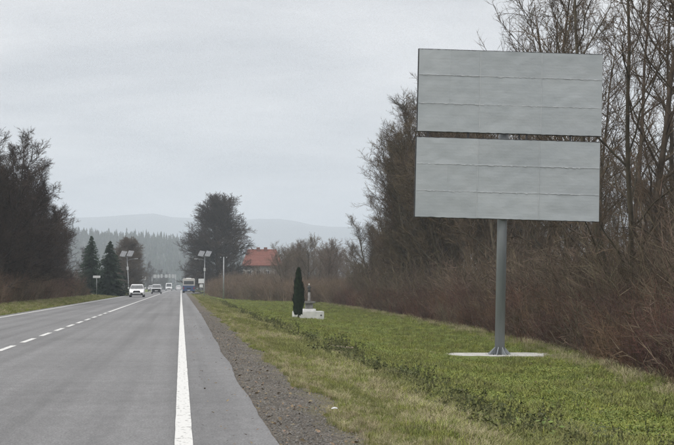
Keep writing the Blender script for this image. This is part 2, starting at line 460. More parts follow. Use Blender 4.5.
def bare_tree(seed, H, trunk_r, limbs, sub, tw, tl, spread=0.34, first=0.18, ang=(25, 60), up=0.25, wob=0.12, min_r=0.006, forks=1, oval=False):
    """returns (trunk V,F), (crown V,F); trunk and limbs in the first, twigs in the second"""
    rn = random.Random(seed)
    TV, TF, CV, CF = [], [], [], []
    def rv(): return Vector((rn.gauss(0, 1), rn.gauss(0, 1), rn.gauss(0, 1)))
    def path(p, d, L, n, w, u):
        pts = [p.copy()]; d = d.normalized()
        for i in range(n):
            d = (d + rv() * w + Vector((0, 0, u))).normalized()
            p = p + d * (L / n); pts.append(p.copy())
        return pts
    def side(d, a):
        ax = d.cross(rv()).normalized()
        return Matrix.Rotation(a, 3, ax) @ d
    def sample(pts, t):
        f = t * (len(pts) - 1); i = min(int(f), len(pts) - 2)
        return pts[i].lerp(pts[i + 1], f - i), (pts[i + 1] - pts[i]).normalized()
    stems = []
    for s in range(forks):
        d = Vector((0, 0, 1)) if forks == 1 else (Vector((math.cos(s * 2.4 + seed), math.sin(s * 2.4 + seed), 0)) * rn.uniform(.12, .3) + Vector((0, 0, 1))).normalized()
        h = H * (1 if s == 0 else rn.uniform(.75, .97))
        pts = path(Vector((0, 0, -0.3)) + Vector((d.x, d.y, 0)) * 0.4, d, h * 0.94, 10, 0.025 if oval else 0.05, 0.08 if oval else 0.06)
        r0 = trunk_r / (forks ** 0.4)
        rad = [r0 * (1.35 if i == 0 else 1) * (1 - 0.9 * (i / 10)) + 0.012 for i in range(11)]
        tube_vf(TV, TF, pts, rad, 8, tip=True)
        stems.append((pts, r0, h))
    for (pts, r0, h) in stems:
        for k in range(max(3, limbs // forks)):
            t = first + (0.97 - first) * ((k + rn.random() * .8) / max(3, limbs // forks))
            p, d = sample(pts, t)
            env = math.sin(math.pi * min(1, max(0.12, (t - first * .6) / (1.06 - first * .6))) ** 0.75) * 0.75 + 0.3
            if oval: env = math.sqrt(max(.12, 1 - ((t - .36) / .68) ** 2))
            L = h * spread * env * (rn.uniform(0.85, 1.06) if oval else rn.uniform(0.75, 1.15))
            dd = side(d, R(rn.uniform(*ang) * ((1.25 - .75 * t) if oval else 1)))
            rl = max(0.018, r0 * (1 - 0.86 * t) * rn.uniform(.38, .55))
            lp = path(p, dd, L, 6, wob, up * 0.5)
            tube_vf(TV, TF, lp, [rl * (1 - .85 * i / 6) + min_r for i in range(7)], 5, tip=True)
            for q in range(sub):
                t2 = 0.15 + 0.85 * (q + rn.random()) / sub
                p2, d2 = sample(lp, min(t2, .99))
                L2 = L * rn.uniform(0.28, 0.5) * (1.15 - 0.5 * t2)
                sp_ = path(p2, side(d2, R(rn.uniform(25, 60))), L2, 4, wob * 1.3, up * .35)
                r2 = max(min_r * 1.5, rl * (1 - .8 * t2) * .5)
                tube_vf(CV, CF, sp_, [r2 * (1 - .8 * i / 4) + min_r * .7 for i in range(5)], 3, tip=True)
                for w in range(tw):
                    t3 = 0.1 + 0.9 * (w + rn.random()) / tw
                    p3, d3 = sample(sp_, min(t3, .99))
                    L3 = max(0.45, L2 * rn.uniform(.3, .6) * (1.2 - .5 * t3))
                    wp = path(p3, side(d3, R(rn.uniform(20, 55))), L3, 2, wob * 1.3, up * .35)
                    tube_vf(CV, CF, wp, [min_r * 1.25, min_r, 0], 3, tip=True)
                    for z in range(tl):
                        p4, d4 = sample(wp, rn.uniform(.1, .95))
                        L4 = L3 * rn.uniform(.35, .7)
                        wp4 = path(p4, side(d4, R(rn.uniform(20, 50))), L4, 1, wob, up * .3)
                        tube_vf(CV, CF, wp4, [min_r * .85, 0], 3, tip=True)
    return (TV, TF), (CV, CF)

def tree_proto(name, seed, mt, mc, **kw):
    (a, b), (c, d) = bare_tree(seed, **kw)
    tm = pymesh(name + '_trunk', a, b, True); tm.materials.append(mt)
    cm = pymesh(name + '_crown', c, d); cm.materials.append(mc)
    return tm, cm, kw['H']

def plant(name, pr, loc, H, label, cat='tree', group=None, rz=None, wide=1.0):
    tm, cm, h0 = pr
    t = thing(name, label, cat, loc, (0, 0, U(0, 6.28) if rz is None else rz), group)
    s = H / h0; t.scale = (s * wide, s * wide, s)
    obj('trunk', tm, None, t); obj('crown', cm, None, t)
    return t

TALL = [tree_proto('tall_%d' % i, 11 + i, M_BARK, M_TWIG, H=18, trunk_r=0.20 + .03 * (i % 3), limbs=34, sub=11, tw=7, tl=5, spread=0.25 + .03 * (i % 2),
                   first=0.16 + .05 * (i % 3), ang=(22, 55), up=0.28, min_r=0.0085, forks=(1, 2, 3, 1, 2)[i]) for i in range(5)]
OPEN = [tree_proto('open_%d' % i, 61 + i, M_BARK, M_TWIG, H=18, trunk_r=0.125 + .02 * i, limbs=27, sub=8, tw=6, tl=3, spread=0.25, first=0.13, ang=(26, 62), up=0.23,
                   wob=.15, min_r=0.0075, forks=(1, 2, 1)[i]) for i in range(3)]
ROUND = [tree_proto('round_%d' % i, 31 + i, M_DBARK, M_DTWIG, H=20, trunk_r=0.42, limbs=150, sub=15, tw=8, tl=4, spread=0.345, first=0.04,
                    ang=(50, 85), up=0.08, wob=.08, min_r=0.021, oval=True) for i in range(2)]
DARK = [tree_proto('dark_%d' % i, 41 + i, M_DBARK, M_DTWIG, H=13, trunk_r=0.2, limbs=40, sub=12, tw=8, tl=5, spread=0.33, first=0.06,
                   ang=(40, 75), up=0.13, min_r=0.0095, oval=True, forks=(1, 2, 3)[i]) for i in range(3)]
SLIM = [tree_proto('slim_%d' % i, 51 + i, M_BARK, M_LTWIG, H=10, trunk_r=0.09, limbs=28, sub=9, tw=6, tl=4, spread=0.37, first=0.10,
                   ang=(25, 60), up=0.2, min_r=0.0085, forks=(1, 2, 1)[i]) for i in range(3)]

# ------------------------------------------------------------------ the wood on the right
front = [(366, 168, 7.0, 2, 'short bare tree at the far tip of the right-hand wood'),
         (379, 158, 10.3, 0, 'slender bare tree second from the far tip of the right-hand wood'),
         (395, 146, 13.6, 3, 'bare tree on the rising outline of the wood, left of the billboard'),
         (408, 132, 16.6, 1, 'bushy bare tree standing just left of the billboard'),
         (420, 120, 18.8, 4, 'tall bare tree reaching beside the gap between the two boards, left edge'),
         (430, 112, 19, 0, 'bare tree half hidden behind the left part of the billboard'),
         (452, 102, 19, 2, 'bare tree wholly behind the left half of the billboard'),
         (482, 90, 18.4, 1, 'bare tree whose fine top shows above the middle of the billboard'),
         (506, 81, 19.8, 4, 'many-stemmed bare tree topping the billboard above its pole'),
         (540, 72, 20.5, 0, 'dark-stemmed tall bare tree rising above the right half of the billboard'),
         (572, 64, 20.5, 3, 'tall bare tree above the right end of the billboard'),
         (608, 57, 20, 1, 'forked bare tree just right of the billboard edge'),
         (630, 49, 20, 4, 'bare tree with several stems between the billboard and the frame edge'),
         (657, 50, 19.5, 2, 'near bare tree with drooping side branches close to the right frame edge'),
         (700, 46, 19, 3, 'nearest bare tree, its branches reaching in from the right frame edge')]
for px, y, h, k, lb in front:
    x = lat(px, y); plant('bare_tree', TALL[k] if px < 500 else OPEN[k % 3], (x, y, gz(x, y)), h, lb, group='bare trees of the wood right of the road', wide=1.15 if px < 500 else 1)
for px, y, h in ((358, 178, 5.5), (372, 166, 8), (387, 156, 11.2), (401, 150, 13.6), (413, 142, 16), (385, 178, 10), (403, 168, 13), (420, 155, 16.5), (430, 140, 18), (436, 125, 18), (378, 190, 8.5), (394, 190, 11), (352, 172, 5.5), (364, 160, 8), (376, 150, 11), (390, 140, 14), (403, 128, 17), (414, 130, 18), (415, 124, 18.6), (410, 134, 16.2), (425, 117, 20.2), (438, 112, 20.2), (445, 120, 20)):
    x = lat(px, y); plant('bare_tree', TALL[int(px) % 5], (x, y, gz(x, y)), h, 'bare twiggy tree crowded into the far end of the right-hand wood', group='crowded trees at the far end of the right-hand wood', wide=1.15)
for i_, (px, y, h) in enumerate(((592, 78, 19.5), (622, 70, 19), (668, 66, 19))):
    x = lat(px, y); plant('bare_tree', OPEN[i_ % 3], (x, y, gz(x, y)), h, ('thin upright bare tree behind the top right corner of the billboard', 'thin upright bare tree in the second row just right of the billboard', 'thin upright bare tree in the second row near the right frame edge')[i_], group='second row of thin trees right of the billboard', wide=1.05)
rn = random.Random(5)
cnt = 0
while cnt < 52:
    y = rn.uniform(48, 250) if rn.random() < .8 else rn.uniform(42, 120); px = rn.uniform(388, 800)
    x = lat(px, y)
    if x < 20.5 or x > 75 or (px < 430 and y > 170): continue
    if px > 525 and (y < 105 or rn.random() < .45): continue
    hmax = 19 if px > 420 else 15
    top = 1.3 + (HOR - interp(px, [(372, 250), (395, 185), (420, 118), (440, 80), (470, 60), (500, 10), (540, -80)])) * y / FPX + 1
    h = min(rn.uniform(14, 20), top)
    if h < 7: continue
    cnt += 1
    plant('bare_tree', TALL[rn.randrange(5)], (x, y, gz(x, y)), h, 'bare brown tree deep inside the wood right of the road', group='inner trees of the right-hand wood')

# thicket of red-brown shrubs before the wood
M_RED = mat('red_stems', (0.070, 0.038, 0.026), (0.150, 0.088, 0.060), 1.5, 0.9, rand=0.45)
M_BRN = mat('brown_stems', (0.070, 0.052, 0.036), (0.160, 0.122, 0.086), 1.5, 0.9, rand=0.45)
M_MAR = mat('maroon_stems', (0.05, 0.030, 0.027), (0.085, 0.05, 0.043), 1.5, 0.9, rand=0.3)
M_ORG = mat('tan_stems', (0.12, 0.082, 0.055), (0.19, 0.135, 0.092), 1.5, 0.9, rand=0.2)
def stem_clump(seed, h, n, rad, m, r=0.006, lean=0.35, twigs=5, nm='shrub', leaves=2):
    rn = random.Random(seed); V, F = [], []
    for k in range(n):
        a = rn.uniform(0, 6.283); q = rad * math.sqrt(rn.random())
        p = Vector((q * math.cos(a), q * math.sin(a), -0.05))
        d = Vector((rn.gauss(0, lean), rn.gauss(0, lean), 1)).normalized()
        L = h * rn.uniform(.5, 1.05); pts = [p]
        for i in range(3):
            d = (d + Vector((rn.gauss(0, .13), rn.gauss(0, .13), .05))).normalized(); pts.append(pts[-1] + d * L / 3)
        tube_vf(V, F, pts, [r * 1.3, r, r * .8, 0], 3, tip=True)
        for w in range(twigs):
            t = rn.uniform(.6, 2.9); i = int(t); p2 = pts[i].lerp(pts[i + 1], t - i)
            d2 = (pts[i + 1] - pts[i]).normalized() + Vector((rn.gauss(0, .85), rn.gauss(0, .85), rn.gauss(-0.15, .45)))
            tube_vf(V, F, [p2, p2 + d2.normalized() * L * rn.uniform(.15, .38)], [r * .7, 0], 3, tip=True)
        for w in range(leaves):
            t = rn.uniform(.5, 2.9); i = int(t); c = pts[i].lerp(pts[i + 1], t - i) + Vector((rn.gauss(0, .12), rn.gauss(0, .12), rn.gauss(0, .1))); q = rn.uniform(.02, .045); n0 = len(V)
            V += [tuple(c), tuple(c + Vector((rn.uniform(-q, q), rn.uniform(-q, q), rn.uniform(-q, q)))), tuple(c + Vector((rn.uniform(-q, q), rn.uniform(-q, q), -q)))]; F.append((n0, n0 + 1, n0 + 2))
    return proto(nm, V, F, m)
RED = [stem_clump(i, 2.6, (15, 12, 14, 17, 10)[i], .65, (M_RED, M_RED, M_BRN, M_MAR, M_BRN)[i], (.0085, .012, .010, .008, .015)[i], (.30, .45, .38, .28, .85)[i], 10) for i in range(5)]
UND = [stem_clump(20 + i, 5.0, 15, 1.1, M_BRN, (.015, .02, .012)[i], .30, 12) for i in range(3)]
def front_x(y): return interp(y, [(20, 10.6), (31, 11.7), (45, 13.6), (70, 15.8), (110, 17.5), (165, 19.5), (200, 22)])
pts = []
rn = random.Random(9)
for c in range(1150):
    y = 21 * (190 / 21) ** rn.random()
    w = abs(rn.gauss(0, 1)) * 2.6
    x = front_x(y) + 1.1 * noise.noise(Vector((y * .22, 0, 0))) + w + .4
    big = rn.uniform(.5, 1.15) * (.72 + .28 * min(1, w / 1.2)) * (.95 + .35 * noise.noise(Vector((x * .3, y * .12, 4))))
    kd = rn.choice((0, 0, 1, 1, 3, 2, 4, 4)); lx, ly = rn.gauss(0, .2), rn.gauss(0, .2)
    for q in range(rn.randint(3, 6)):
        xx, yy = x + rn.gauss(0, .38), y + rn.gauss(0, .5)
        pts.append((xx, yy, gz(xx, yy), lx + rn.gauss(0, .08), ly + rn.gauss(0, .08), rn.uniform(0, 6.3), big * rn.uniform(.75, 1.1), kd if rn.random() < .8 else 3))
scatter('shrub_thicket', pts, RED, 'red-brown leafless shrub thicket in front of the right-hand wood', 'shrubs')
pts = []
for k in range(2000):
    y = 30 * (240 / 30) ** rn.random(); x = front_x(y) + 2.5 + 26 * rn.random() ** 1.4
    if lat(360, y) > x and y > 150: continue
    pts.append((x, y, gz(x, y), rn.gauss(0, .06), rn.gauss(0, .06), rn.uniform(0, 6.3), rn.uniform(.5, 1.15), rn.randrange(3)))
scatter('undergrowth', pts, UND, 'dense brown leafless saplings under the right-hand wood', 'undergrowth')

# ------------------------------------------------------------------ the wood on the left
lf = [(-22, 92, 12.0, 0, 'dark bare tree cut by the left frame edge'), (-4, 99, 12.6, 1, 'tall dark bare tree second in from the left frame edge'),
      (14, 110, 13.0, 2, 'rounded dark bare tree at the top of the left-hand wood'), (30, 122, 12.3, 0, 'dark bare tree on the falling outline of the left-hand wood'),
      (43, 134, 10.4, 1, 'lower dark bare tree near the end of the left-hand wood'), (56, 150, 8.2, 2, 'small dark bare tree ending the left-hand wood before the firs')]
for px, y, h, k, lb in lf:
    x = lat(px, y); plant('dark_bare_tree', DARK[k], (x, y, gz(x, y)), h, lb, group='dark bare trees of the wood left of the road', wide=1.1)
rn = random.Random(15); cnt = 0
while cnt < 42:
    y = rn.uniform(95, 200); px = rn.uniform(-90, 60); x = lat(px, y)
    if x > -14.5: continue
    top = 1.3 + (HOR - interp(px, [(0, 158), (14, 155), (30, 172), (45, 205), (60, 245)])) * y / FPX
    h = min(top, rn.uniform(10, 14.5))
    if h < 4: continue
    cnt += 1
    plant('dark_bare_tree', DARK[rn.randrange(3)], (x, y, gz(x, y)), h, 'dark bare tree inside the wood left of the road', group='inner trees of the left-hand wood', wide=1.1)
LSH = [stem_clump(60 + i, 2.2, 30, .8, (M_BRN, M_RED, M_BRN)[i], .008, .35, 7) for i in range(3)]
pts = []
for k in range(1500):
    y = rn.uniform(60, 235); x = -11.9 - abs(rn.gauss(0, 1)) * 2.0 - (0 if y < 165 else .6)
    s = rn.uniform(.4, 1.0) * (1.15 if y < 160 else .6)
    pts.append((x, y, gz(x, y), rn.gauss(0, .08), rn.gauss(0, .08), rn.uniform(0, 6.3), s, rn.randrange(3)))
for k in range(900):
    y = rn.uniform(80, 190); x = -14.5 - rn.random() * 12
    pts.append((x, y, gz(x, y), 0, 0, rn.uniform(0, 6.3), rn.uniform(1.0, 1.9), rn.randrange(3)))
scatter('roadside_shrubs', pts, LSH, 'brown leafless shrubs along the left edge of the road', 'shrubs')

# ------------------------------------------------------------------ big dark tree, brown tree, trees round the house, far trees
x = lat(217, 305); plant('dark_bare_tree', ROUND[0], (x, 305, gz(x, 305)), 22.2, 'large dark bare tree with dense rounded crown behind the right solar lamp', wide=1.08)
x = lat(126, 255); plant('bare_tree', ROUND[1], (x, 255, gz(x, 255)), 10.3, 'round brown bare tree behind the left solar lamp', wide=1.1)
bt = bpy.data.objects[[o.name for o in C.objects if o.get('label') == 'round brown bare tree behind the left solar lamp'][0]]
for ch in bt.children:
    ch.data = ch.data.copy(); ch.data.materials.clear(); ch.data.materials.append(M_LTWIG if ch.name.startswith('crown') else M_BARK)
sl = [(286, 225, 8.2, 'pale bare sapling just beyond the right end of the red roof'), (284, 205, 9.3, 'slim bare tree above the narrow dark cypress'),
      (296, 230, 10.4, 'slim bare tree between the cypress and the stone shrine'), (307, 210, 10.3, 'slim bare tree behind the shrine statue'),
      (318, 235, 11.2, 'slim pale tree right of the shrine statue'), (327, 205, 9.6, 'slim bare tree midway between shrine and wood'),
      (337, 220, 9.2, 'slim bare tree next to the tip of the right-hand wood'), (268, 250, 6.4, 'small bare tree in front of the red-roofed house'),
      (257, 262, 6.0, 'small bare tree between the big dark tree and the house')]
for i, (px, y, h, lb) in enumerate(sl):
    x = lat(px, y); plant('slim_bare_tree', SLIM[i % 3], (x, y, gz(x, y)), h, lb, group='slim bare trees behind the shrine')
rn = random.Random(25)
for k in range(26):
    y = rn.uniform(240, 420); px = rn.uniform(285, 352); x = lat(px, y)
    plant('slim_bare_tree', SLIM[k % 3], (x, y, gz(x, y)), rn.uniform(8, 11.5) * y / 300, 'hazy bare tree in the row beyond the shrine', group='hazy trees beyond the shrine')
BUSH = [stem_clump(80 + i, 2.6, 26, 1.0, (M_ORG, M_BRN, M_ORG)[i], .012, .4, 8) for i in range(3)]
pts = []
for k in range(1900):
    y = rn.uniform(175, 290); px = rn.uniform(212, 348); x = lat(px, y)
    lim = interp(px, [(205, 262), (225, 235), (260, 205), (300, 190), (345, 172)])
    if y < lim: continue
    s = rn.uniform(.6, 1.15) * (1.85 if 232 < px < 290 and y > 235 else 1.4)
    pts.append((x, y, gz(x, y), rn.gauss(0, .08), rn.gauss(0, .08), rn.uniform(0, 6.3), s, rn.randrange(3)))
scatter('tan_bushes', pts, BUSH, 'tan and brown leafless bushes at the back of the meadow', 'bushes')
for k, (px, y, h) in enumerate([(140, 560, 11), (147, 620, 13), (153, 700, 11), (160, 760, 12), (172, 780, 11), (179, 700, 12), (186, 600, 12), (192, 520, 13), (110, 480, 15), (85, 420, 13), (168, 800, 10), (150, 800, 12)]):
    x = lat(px, y)
    if -9.5 < x < 3: x = -10 if x < -3 else 4
    plant('dark_bare_tree', DARK[k % 3], (x, y, gz(x, y)), h, 'small hazy bare tree by the road where it meets the far hill', group='hazy roadside trees at the end of the road')

# ------------------------------------------------------------------ firs and cypress
M_FIR = mat('fir_needles', (0.012, 0.026, 0.014), (0.03, 0.05, 0.026), 3, 0.9, rand=0.2)
M_THU = mat('thuja_sprays', (0.007, 0.016, 0.008), (0.020, 0.036, 0.016), 6, 0.9, rand=0.1)
def fir(seed, H, rad):
    rn = random.Random(seed); V, F = [], []
    for k in range(900):
        t = rn.random() ** 1.35; z = H * (0.05 + .95 * t)
        a = rn.uniform(0, 6.283); L = rad * (1 - t) ** .75 * rn.uniform(.5, 1.15) * (1 + .35 * noise.noise(Vector((math.cos(a), math.sin(a) + seed, t * 5)))) + .12
        dz = -0.32 * L * rn.uniform(.5, 1.2); ca, sa = math.cos(a), math.sin(a)
        w = .14 * L + .09
        for q in range(5):
            f = (q + .6) / 5
            p = (L * f * ca, L * f * sa, z + dz * f)
            b = w * (1.25 - f)
            for s in (-1, 1):
                n0 = len(V); e = b * rn.uniform(.6, 1.4)
                V += [p, (p[0] + ca * .10 * L - sa * s * e, p[1] + sa * .10 * L + ca * s * e, p[2] - rn.uniform(.05, .2)), (p[0] + ca * .26 * L, p[1] + sa * .26 * L, p[2] + dz * .2)]
                F.append((n0, n0 + 1, n0 + 2))
    TV, TF = [], []
    tube_vf(TV, TF, [Vector((0, 0, -.2)), Vector((0, 0, H * .5)), Vector((0, 0, H))], [.14, .08, .01], 7)
    return (TV, TF), (V, F)
for i, (px, y, h, lb) in enumerate([(91, 188, 8.4, 'dark green fir, left one of the pair by the left road edge'), (110, 178, 7.5, 'dark green fir, right one of the pair next to the solar lamp')]):
    (a, b), (c, d) = fir(70 + i, h, 2.25); x = lat(px, y)
    t = thing('fir_tree', lb, 'fir tree', (x, y, gz(x, y)), group='pair of firs left of the road')
    obj('trunk', pymesh('trunk', a, b, True), M_BARK, t); obj('crown', pymesh('crown', c, d), M_FIR, t)

def thuja(H, rad, seed):
    rn = random.Random(seed); V, F = [], []
    for k in range(3600):
        t = rn.random(); a = rn.uniform(0, 6.283)
        prof = rad * (math.sin(math.pi * min(1, (t * .80 + .16))) ** .5) * (1.04 - .16 * t) * (1 if t < .62 else 1 - .62 * ((t - .62) / .38) ** 1.3)
        prof *= 1 + .42 * noise.noise(Vector((math.cos(a) * 1.6, math.sin(a) * 1.6, t * 8))) * 1.4 + .12 * noise.noise(Vector((math.cos(a) * 4, math.sin(a) * 4, t * 22)))
        r = prof * rn.uniform(.72, 1.06); z = H * (.09 + .9 * t)
        ca, sa = math.cos(a), math.sin(a); s = rn.uniform(.06, .19); n0 = len(V); tw = rn.uniform(-.8, .8)
        V += [(r * ca + sa * s * .5, r * sa - ca * s * .5, z), (r * ca - sa * s * .5, r * sa + ca * s * .5, z + s * tw),
              ((r + s * .5) * ca, (r + s * .5) * sa, z + s * 2.0)]
        F.append((n0, n0 + 1, n0 + 2))
    # dense inner body
    n0 = len(V); n, m = 14, 12
    for j in range(m + 1):
        t = j / m; pr = rad * .62 * (math.sin(math.pi * min(1, (t * .80 + .16))) ** .5) * (1.04 - .16 * t) * (1 if t < .62 else 1 - .6 * ((t - .62) / .38) ** 1.3) * (1 if t < .99 else .1)
        for i in range(n):
            a = 6.283 * i / n; q = pr * rn.uniform(.85, 1.05); V.append((q * math.cos(a), q * math.sin(a), H * (.1 + .84 * t)))
    for j in range(m):
        for i in range(n): F.append((n0 + j * n + i, n0 + j * n + (i + 1) % n, n0 + (j + 1) * n + (i + 1) % n, n0 + (j + 1) * n + i))
    TV, TF = [], []
    tube_vf(TV, TF, [Vector((0, 0, -.15)), Vector((0, 0, H * .3))], [.06, .05], 8)
    return (TV, TF), (V, F)
SHY = 2.3 * FPX / (319.6 - HOR)          # distance of the shrine
ty = SHY - 1.6
c0 = at_y(298.5, 319, ty); top = at_y(298.5, 271, ty)
(a, b), (c, d) = thuja(top.z - gz(c0.x, ty), .33, 5)
t = thing('cypress_tree', 'narrow dark green columnar cypress beside the white shrine base', 'cypress', (c0.x, ty, gz(c0.x, ty)))
obj('trunk', pymesh('trunk', a, b, True), M_BARK, t); obj('crown', pymesh('crown', c, d), M_THU, t)

# ------------------------------------------------------------------ wayside shrine
M_WH = mat('whitewashed_stone', (0.62, 0.62, 0.62), (0.78, 0.78, 0.77), 3, .85, .01, 14)
M_ST = mat('grey_stone', (0.16, 0.155, 0.15), (0.27, 0.26, 0.25), 5, .9, .012, 16)
M_BRZ = mat('dark_statue', (0.05, 0.052, 0.055), (0.09, 0.09, 0.092), 8, .6, .004)
M_FACE = mat('pale_statue', (0.5, 0.48, 0.45), (0.6, 0.58, 0.55), 8, .8)
M_FLOW = mat('dark_flowers', (0.03, 0.04, 0.02), (0.10, 0.03, 0.03), 20, .8)
b0 = at_y(309.2, 319, SHY)
k = SHY / FPX                              # metres per photo pixel there
zg = gz(b0.x, SHY)
t = thing('wayside_shrine', 'small wayside shrine with white stepped base, grey pedestal and dark statue', 'shrine', (b0.x, SHY, zg))
boxm('base', -15 * k, 15 * k, 0, 1.7, -.2, 7.2 * k, M_WH, t, .02)
boxm('step', -5.3 * k, 7.2 * k, .3, 1.4, 7.2 * k, 9.6 * k, M_WH, t, .015)
boxm('pedestal', -2.6 * k, 4.6 * k, .5, 1.2, 9.6 * k, 15 * k, M_ST, t, .02)
boxm('cornice', -4.8 * k, 6.8 * k, .4, 1.3, 15 * k, 17.2 * k, M_ST, t, .03)
tubem('column', [(1.1 * k, .85, 17.2 * k), (1.1 * k, .85, 18.5 * k), (1.1 * k, .85, 27 * k)], [.16, .10, .085], M_ST, t)
sx, sz = 1.1 * k, 27 * k
V, F = [], []
tube_vf(V, F, [Vector((sx, .85, sz)), Vector((sx, .85, sz + .12)), Vector((sx, .85, sz + .28)), Vector((sx, .85, sz + .40)), Vector((sx, .85, sz + .45))], [.11, .085, .10, .075, .03], 10, cap=True)
for s in (-1, 1): tube_vf(V, F, [Vector((sx + s * .09, .85, sz + .38)), Vector((sx + s * .13, .80, sz + .27)), Vector((sx + s * .03, .75, sz + .30))], [.03, .028, .022], 6, cap=True)
st = obj('statue', pymesh('statue', V, F, True), M_BRZ, t)
bm = bmesh.new(); bmesh.ops.create_icosphere(bm, subdivisions=2, radius=.062, matrix=Matrix.Translation((sx, .84, sz + .5)) @ Matrix.Diagonal((.85, .9, 1.15, 1)))
obj('head', bm, M_FACE, st)
boxm('plaque', 11.2 * k, 12.8 * k, -.02, .0, 2.5 * k, 4 * k, M_BRZ, t)
V, F = [], []
rn = random.Random(4)
for q in range(60):
    n0 = len(V); p = Vector((-11 * k + rn.gauss(0, .12), .3 + rn.gauss(0, .1), 7.2 * k + rn.uniform(0, .2))); s = .05
    V += [tuple(p), tuple(p + Vector((rn.uniform(-s, s), rn.uniform(-s, s), s))), tuple(p + Vector((rn.uniform(-s, s), s, rn.uniform(-s, s))))]; F.append((n0, n0 + 1, n0 + 2))

# ------------------------------------------------------------------ billboard
M_GALV = mat('pole_paint', (0.20, 0.218, 0.235), (0.28, 0.30, 0.315), 3, .55, .002, 40, metal=.2, stretch=(1, 1, .15))
M_FRAME = mat('frame_steel', (0.035, 0.037, 0.04), (0.06, 0.06, 0.063), 6, .6, metal=.3)
M_PAPER = mat('torn_paper', (0.36, 0.385, 0.40), (0.48, 0.50, 0.51), 12, .9)
M_CONC = mat('pale_concrete', (0.30, 0.295, 0.27), (0.50, 0.49, 0.46), 4, .9, .01, 25)
def sheet_material():
    m = bpy.data.materials.new('weathered_sheet'); m.use_nodes = True
    t = m.node_tree; b = t.nodes['Principled BSDF']; N = t.nodes.new; L = t.links.new
    b.inputs['Roughness'].default_value = .62; b.inputs['Metallic'].default_value = .0; b.inputs['Specular IOR Level'].default_value = .4
    tc = N('ShaderNodeTexCoord')
    def nse(sc, st=(1, 1, 1), det=6):
        mp = N('ShaderNodeMapping'); mp.inputs['Scale'].default_value = st; L(tc.outputs['Object'], mp.inputs[0])
        n = N('ShaderNodeTexNoise'); n.inputs['Scale'].default_value = sc; n.inputs['Detail'].default_value = det; L(mp.outputs[0], n.inputs['Vector']); return n.outputs['Fac']
    r = N('ShaderNodeValToRGB'); r.color_ramp.elements[0].position = .3; r.color_ramp.elements[1].position = .7
    r.color_ramp.elements[0].color = (.330, .362, .380, 1); r.color_ramp.elements[1].color = (.385, .415, .430, 1)
    L(nse(1.1), r.inputs[0])
    r2 = N('ShaderNodeValToRGB'); r2.color_ramp.elements[0].position = .35; r2.color_ramp.elements[1].position = .7
    r2.color_ramp.elements[0].color = (.98, .98, .98, 1); r2.color_ramp.elements[1].color = (1.02, 1.02, 1.02, 1)
    L(nse(1.0, (.5, 1, 16), 4), r2.inputs[0])
    q = N('ShaderNodeMix'); q.data_type = 'RGBA'; q.blend_type = 'MULTIPLY'; q.inputs[0].default_value = 1
    L(r.outputs[0], q.inputs[6]); L(r2.outputs[0], q.inputs[7])
    oi = N('ShaderNodeObjectInfo'); mr = N('ShaderNodeMapRange'); mr.inputs[3].default_value = .95; mr.inputs[4].default_value = 1.05
    L(oi.outputs['Random'], mr.inputs[0]); hs = N('ShaderNodeHueSaturation'); L(mr.outputs[0], hs.inputs['Value']); L(q.outputs[2], hs.inputs['Color'])
    L(hs.outputs[0], b.inputs['Base Color'])
    wv = N('ShaderNodeTexWave'); wv.bands_direction = 'Z'; wv.inputs['Scale'].default_value = 3.2; wv.inputs['Distortion'].default_value = .25
    L(tc.outputs['Object'], wv.inputs['Vector'])
    bp = N('ShaderNodeBump'); bp.inputs['Strength'].default_value = .10; bp.inputs['Distance'].default_value = .004; L(wv.outputs['Fac'], bp.inputs['Height'])
    b2 = N('ShaderNodeBump'); b2.inputs['Strength'].default_value = .42; b2.inputs['Distance'].default_value = .03; L(nse(3.5, (1, 1, 1.4), 3), b2.inputs['Height'])
    L(bp.outputs[0], b2.inputs['Normal']); L(b2.outputs[0], b.inputs['Normal'])
    return m
M_SHEET = sheet_material()
M_SEAM = mat('seam_edge', (0.40, 0.43, 0.445), (0.54, 0.56, 0.57), 5, .8)
BY = 6.0 * FPX / 183.5 / 1.0
kk = BY / FPX
base = at_y(499.5, 357.5, BY)
zg = gz(base.x, BY)
bb = thing('billboard', 'tall two-tier billboard of blank grey sheets on a single steel pole', 'billboard', (base.x, BY, zg), (0, R(1.5), R(-5)))
def lp(px, py):                             # board-plane coordinates of a photo point, with the lean taken out
    p = at_y(px, py, BY) - Vector((base.x, BY, zg)); a = R(1.5)
    return ((p.x * math.cos(a) - p.z * math.sin(a)) * .972 - .035, (p.x * math.sin(a) + p.z * math.cos(a)) * .992 + .045)
ux0, uz1 = lp(418, 48.5); ux1, _ = lp(601.3, 54); _, uz0 = lp(415.8, 130.2)
lx0, lz1 = lp(415.4, 137); lx1, _ = lp(598.8, 140.5); _, lz0 = lp(414, 216.5)
PY = -0.30                                   # sheets stand in front of the pole
tubem('pole', [(0, 0, 0.02), (0, 0, uz1 - .25)], .165, M_GALV, bb, 20)
boxm('base_plate', -.40, .40, -.40, .40, -.0, .035, M_GALV, bb, .008)
for i in range(8):
    a = i * math.pi / 4 + .39
    bm = bmesh.new()
    vs = [bm.verts.new((r_ * math.cos(a) - s * math.sin(a) * .012, r_ * math.sin(a) + s * math.cos(a) * .012, z)) for s in (-1, 1) for r_, z in ((.16, .036), (.41, .036), (.40, .06), (.165, .30))]
    bm.faces.new(vs[:4]); bm.faces.new(vs[4:][::-1])
    for j in range(4): bm.faces.new((vs[j], vs[4 + j], vs[4 + (j + 1) % 4], vs[(j + 1) % 4]))
    bmesh.ops.recalc_face_normals(bm, faces=bm.faces)
    obj('gusset', bm, M_GALV, bb)
for i in range(8):
    a = i * math.pi / 4
    tubem('bolt', [(.33 * math.cos(a), .33 * math.sin(a), .036), (.33 * math.cos(a), .33 * math.sin(a), .08)], .018, M_FRAME, bb, 6, False)
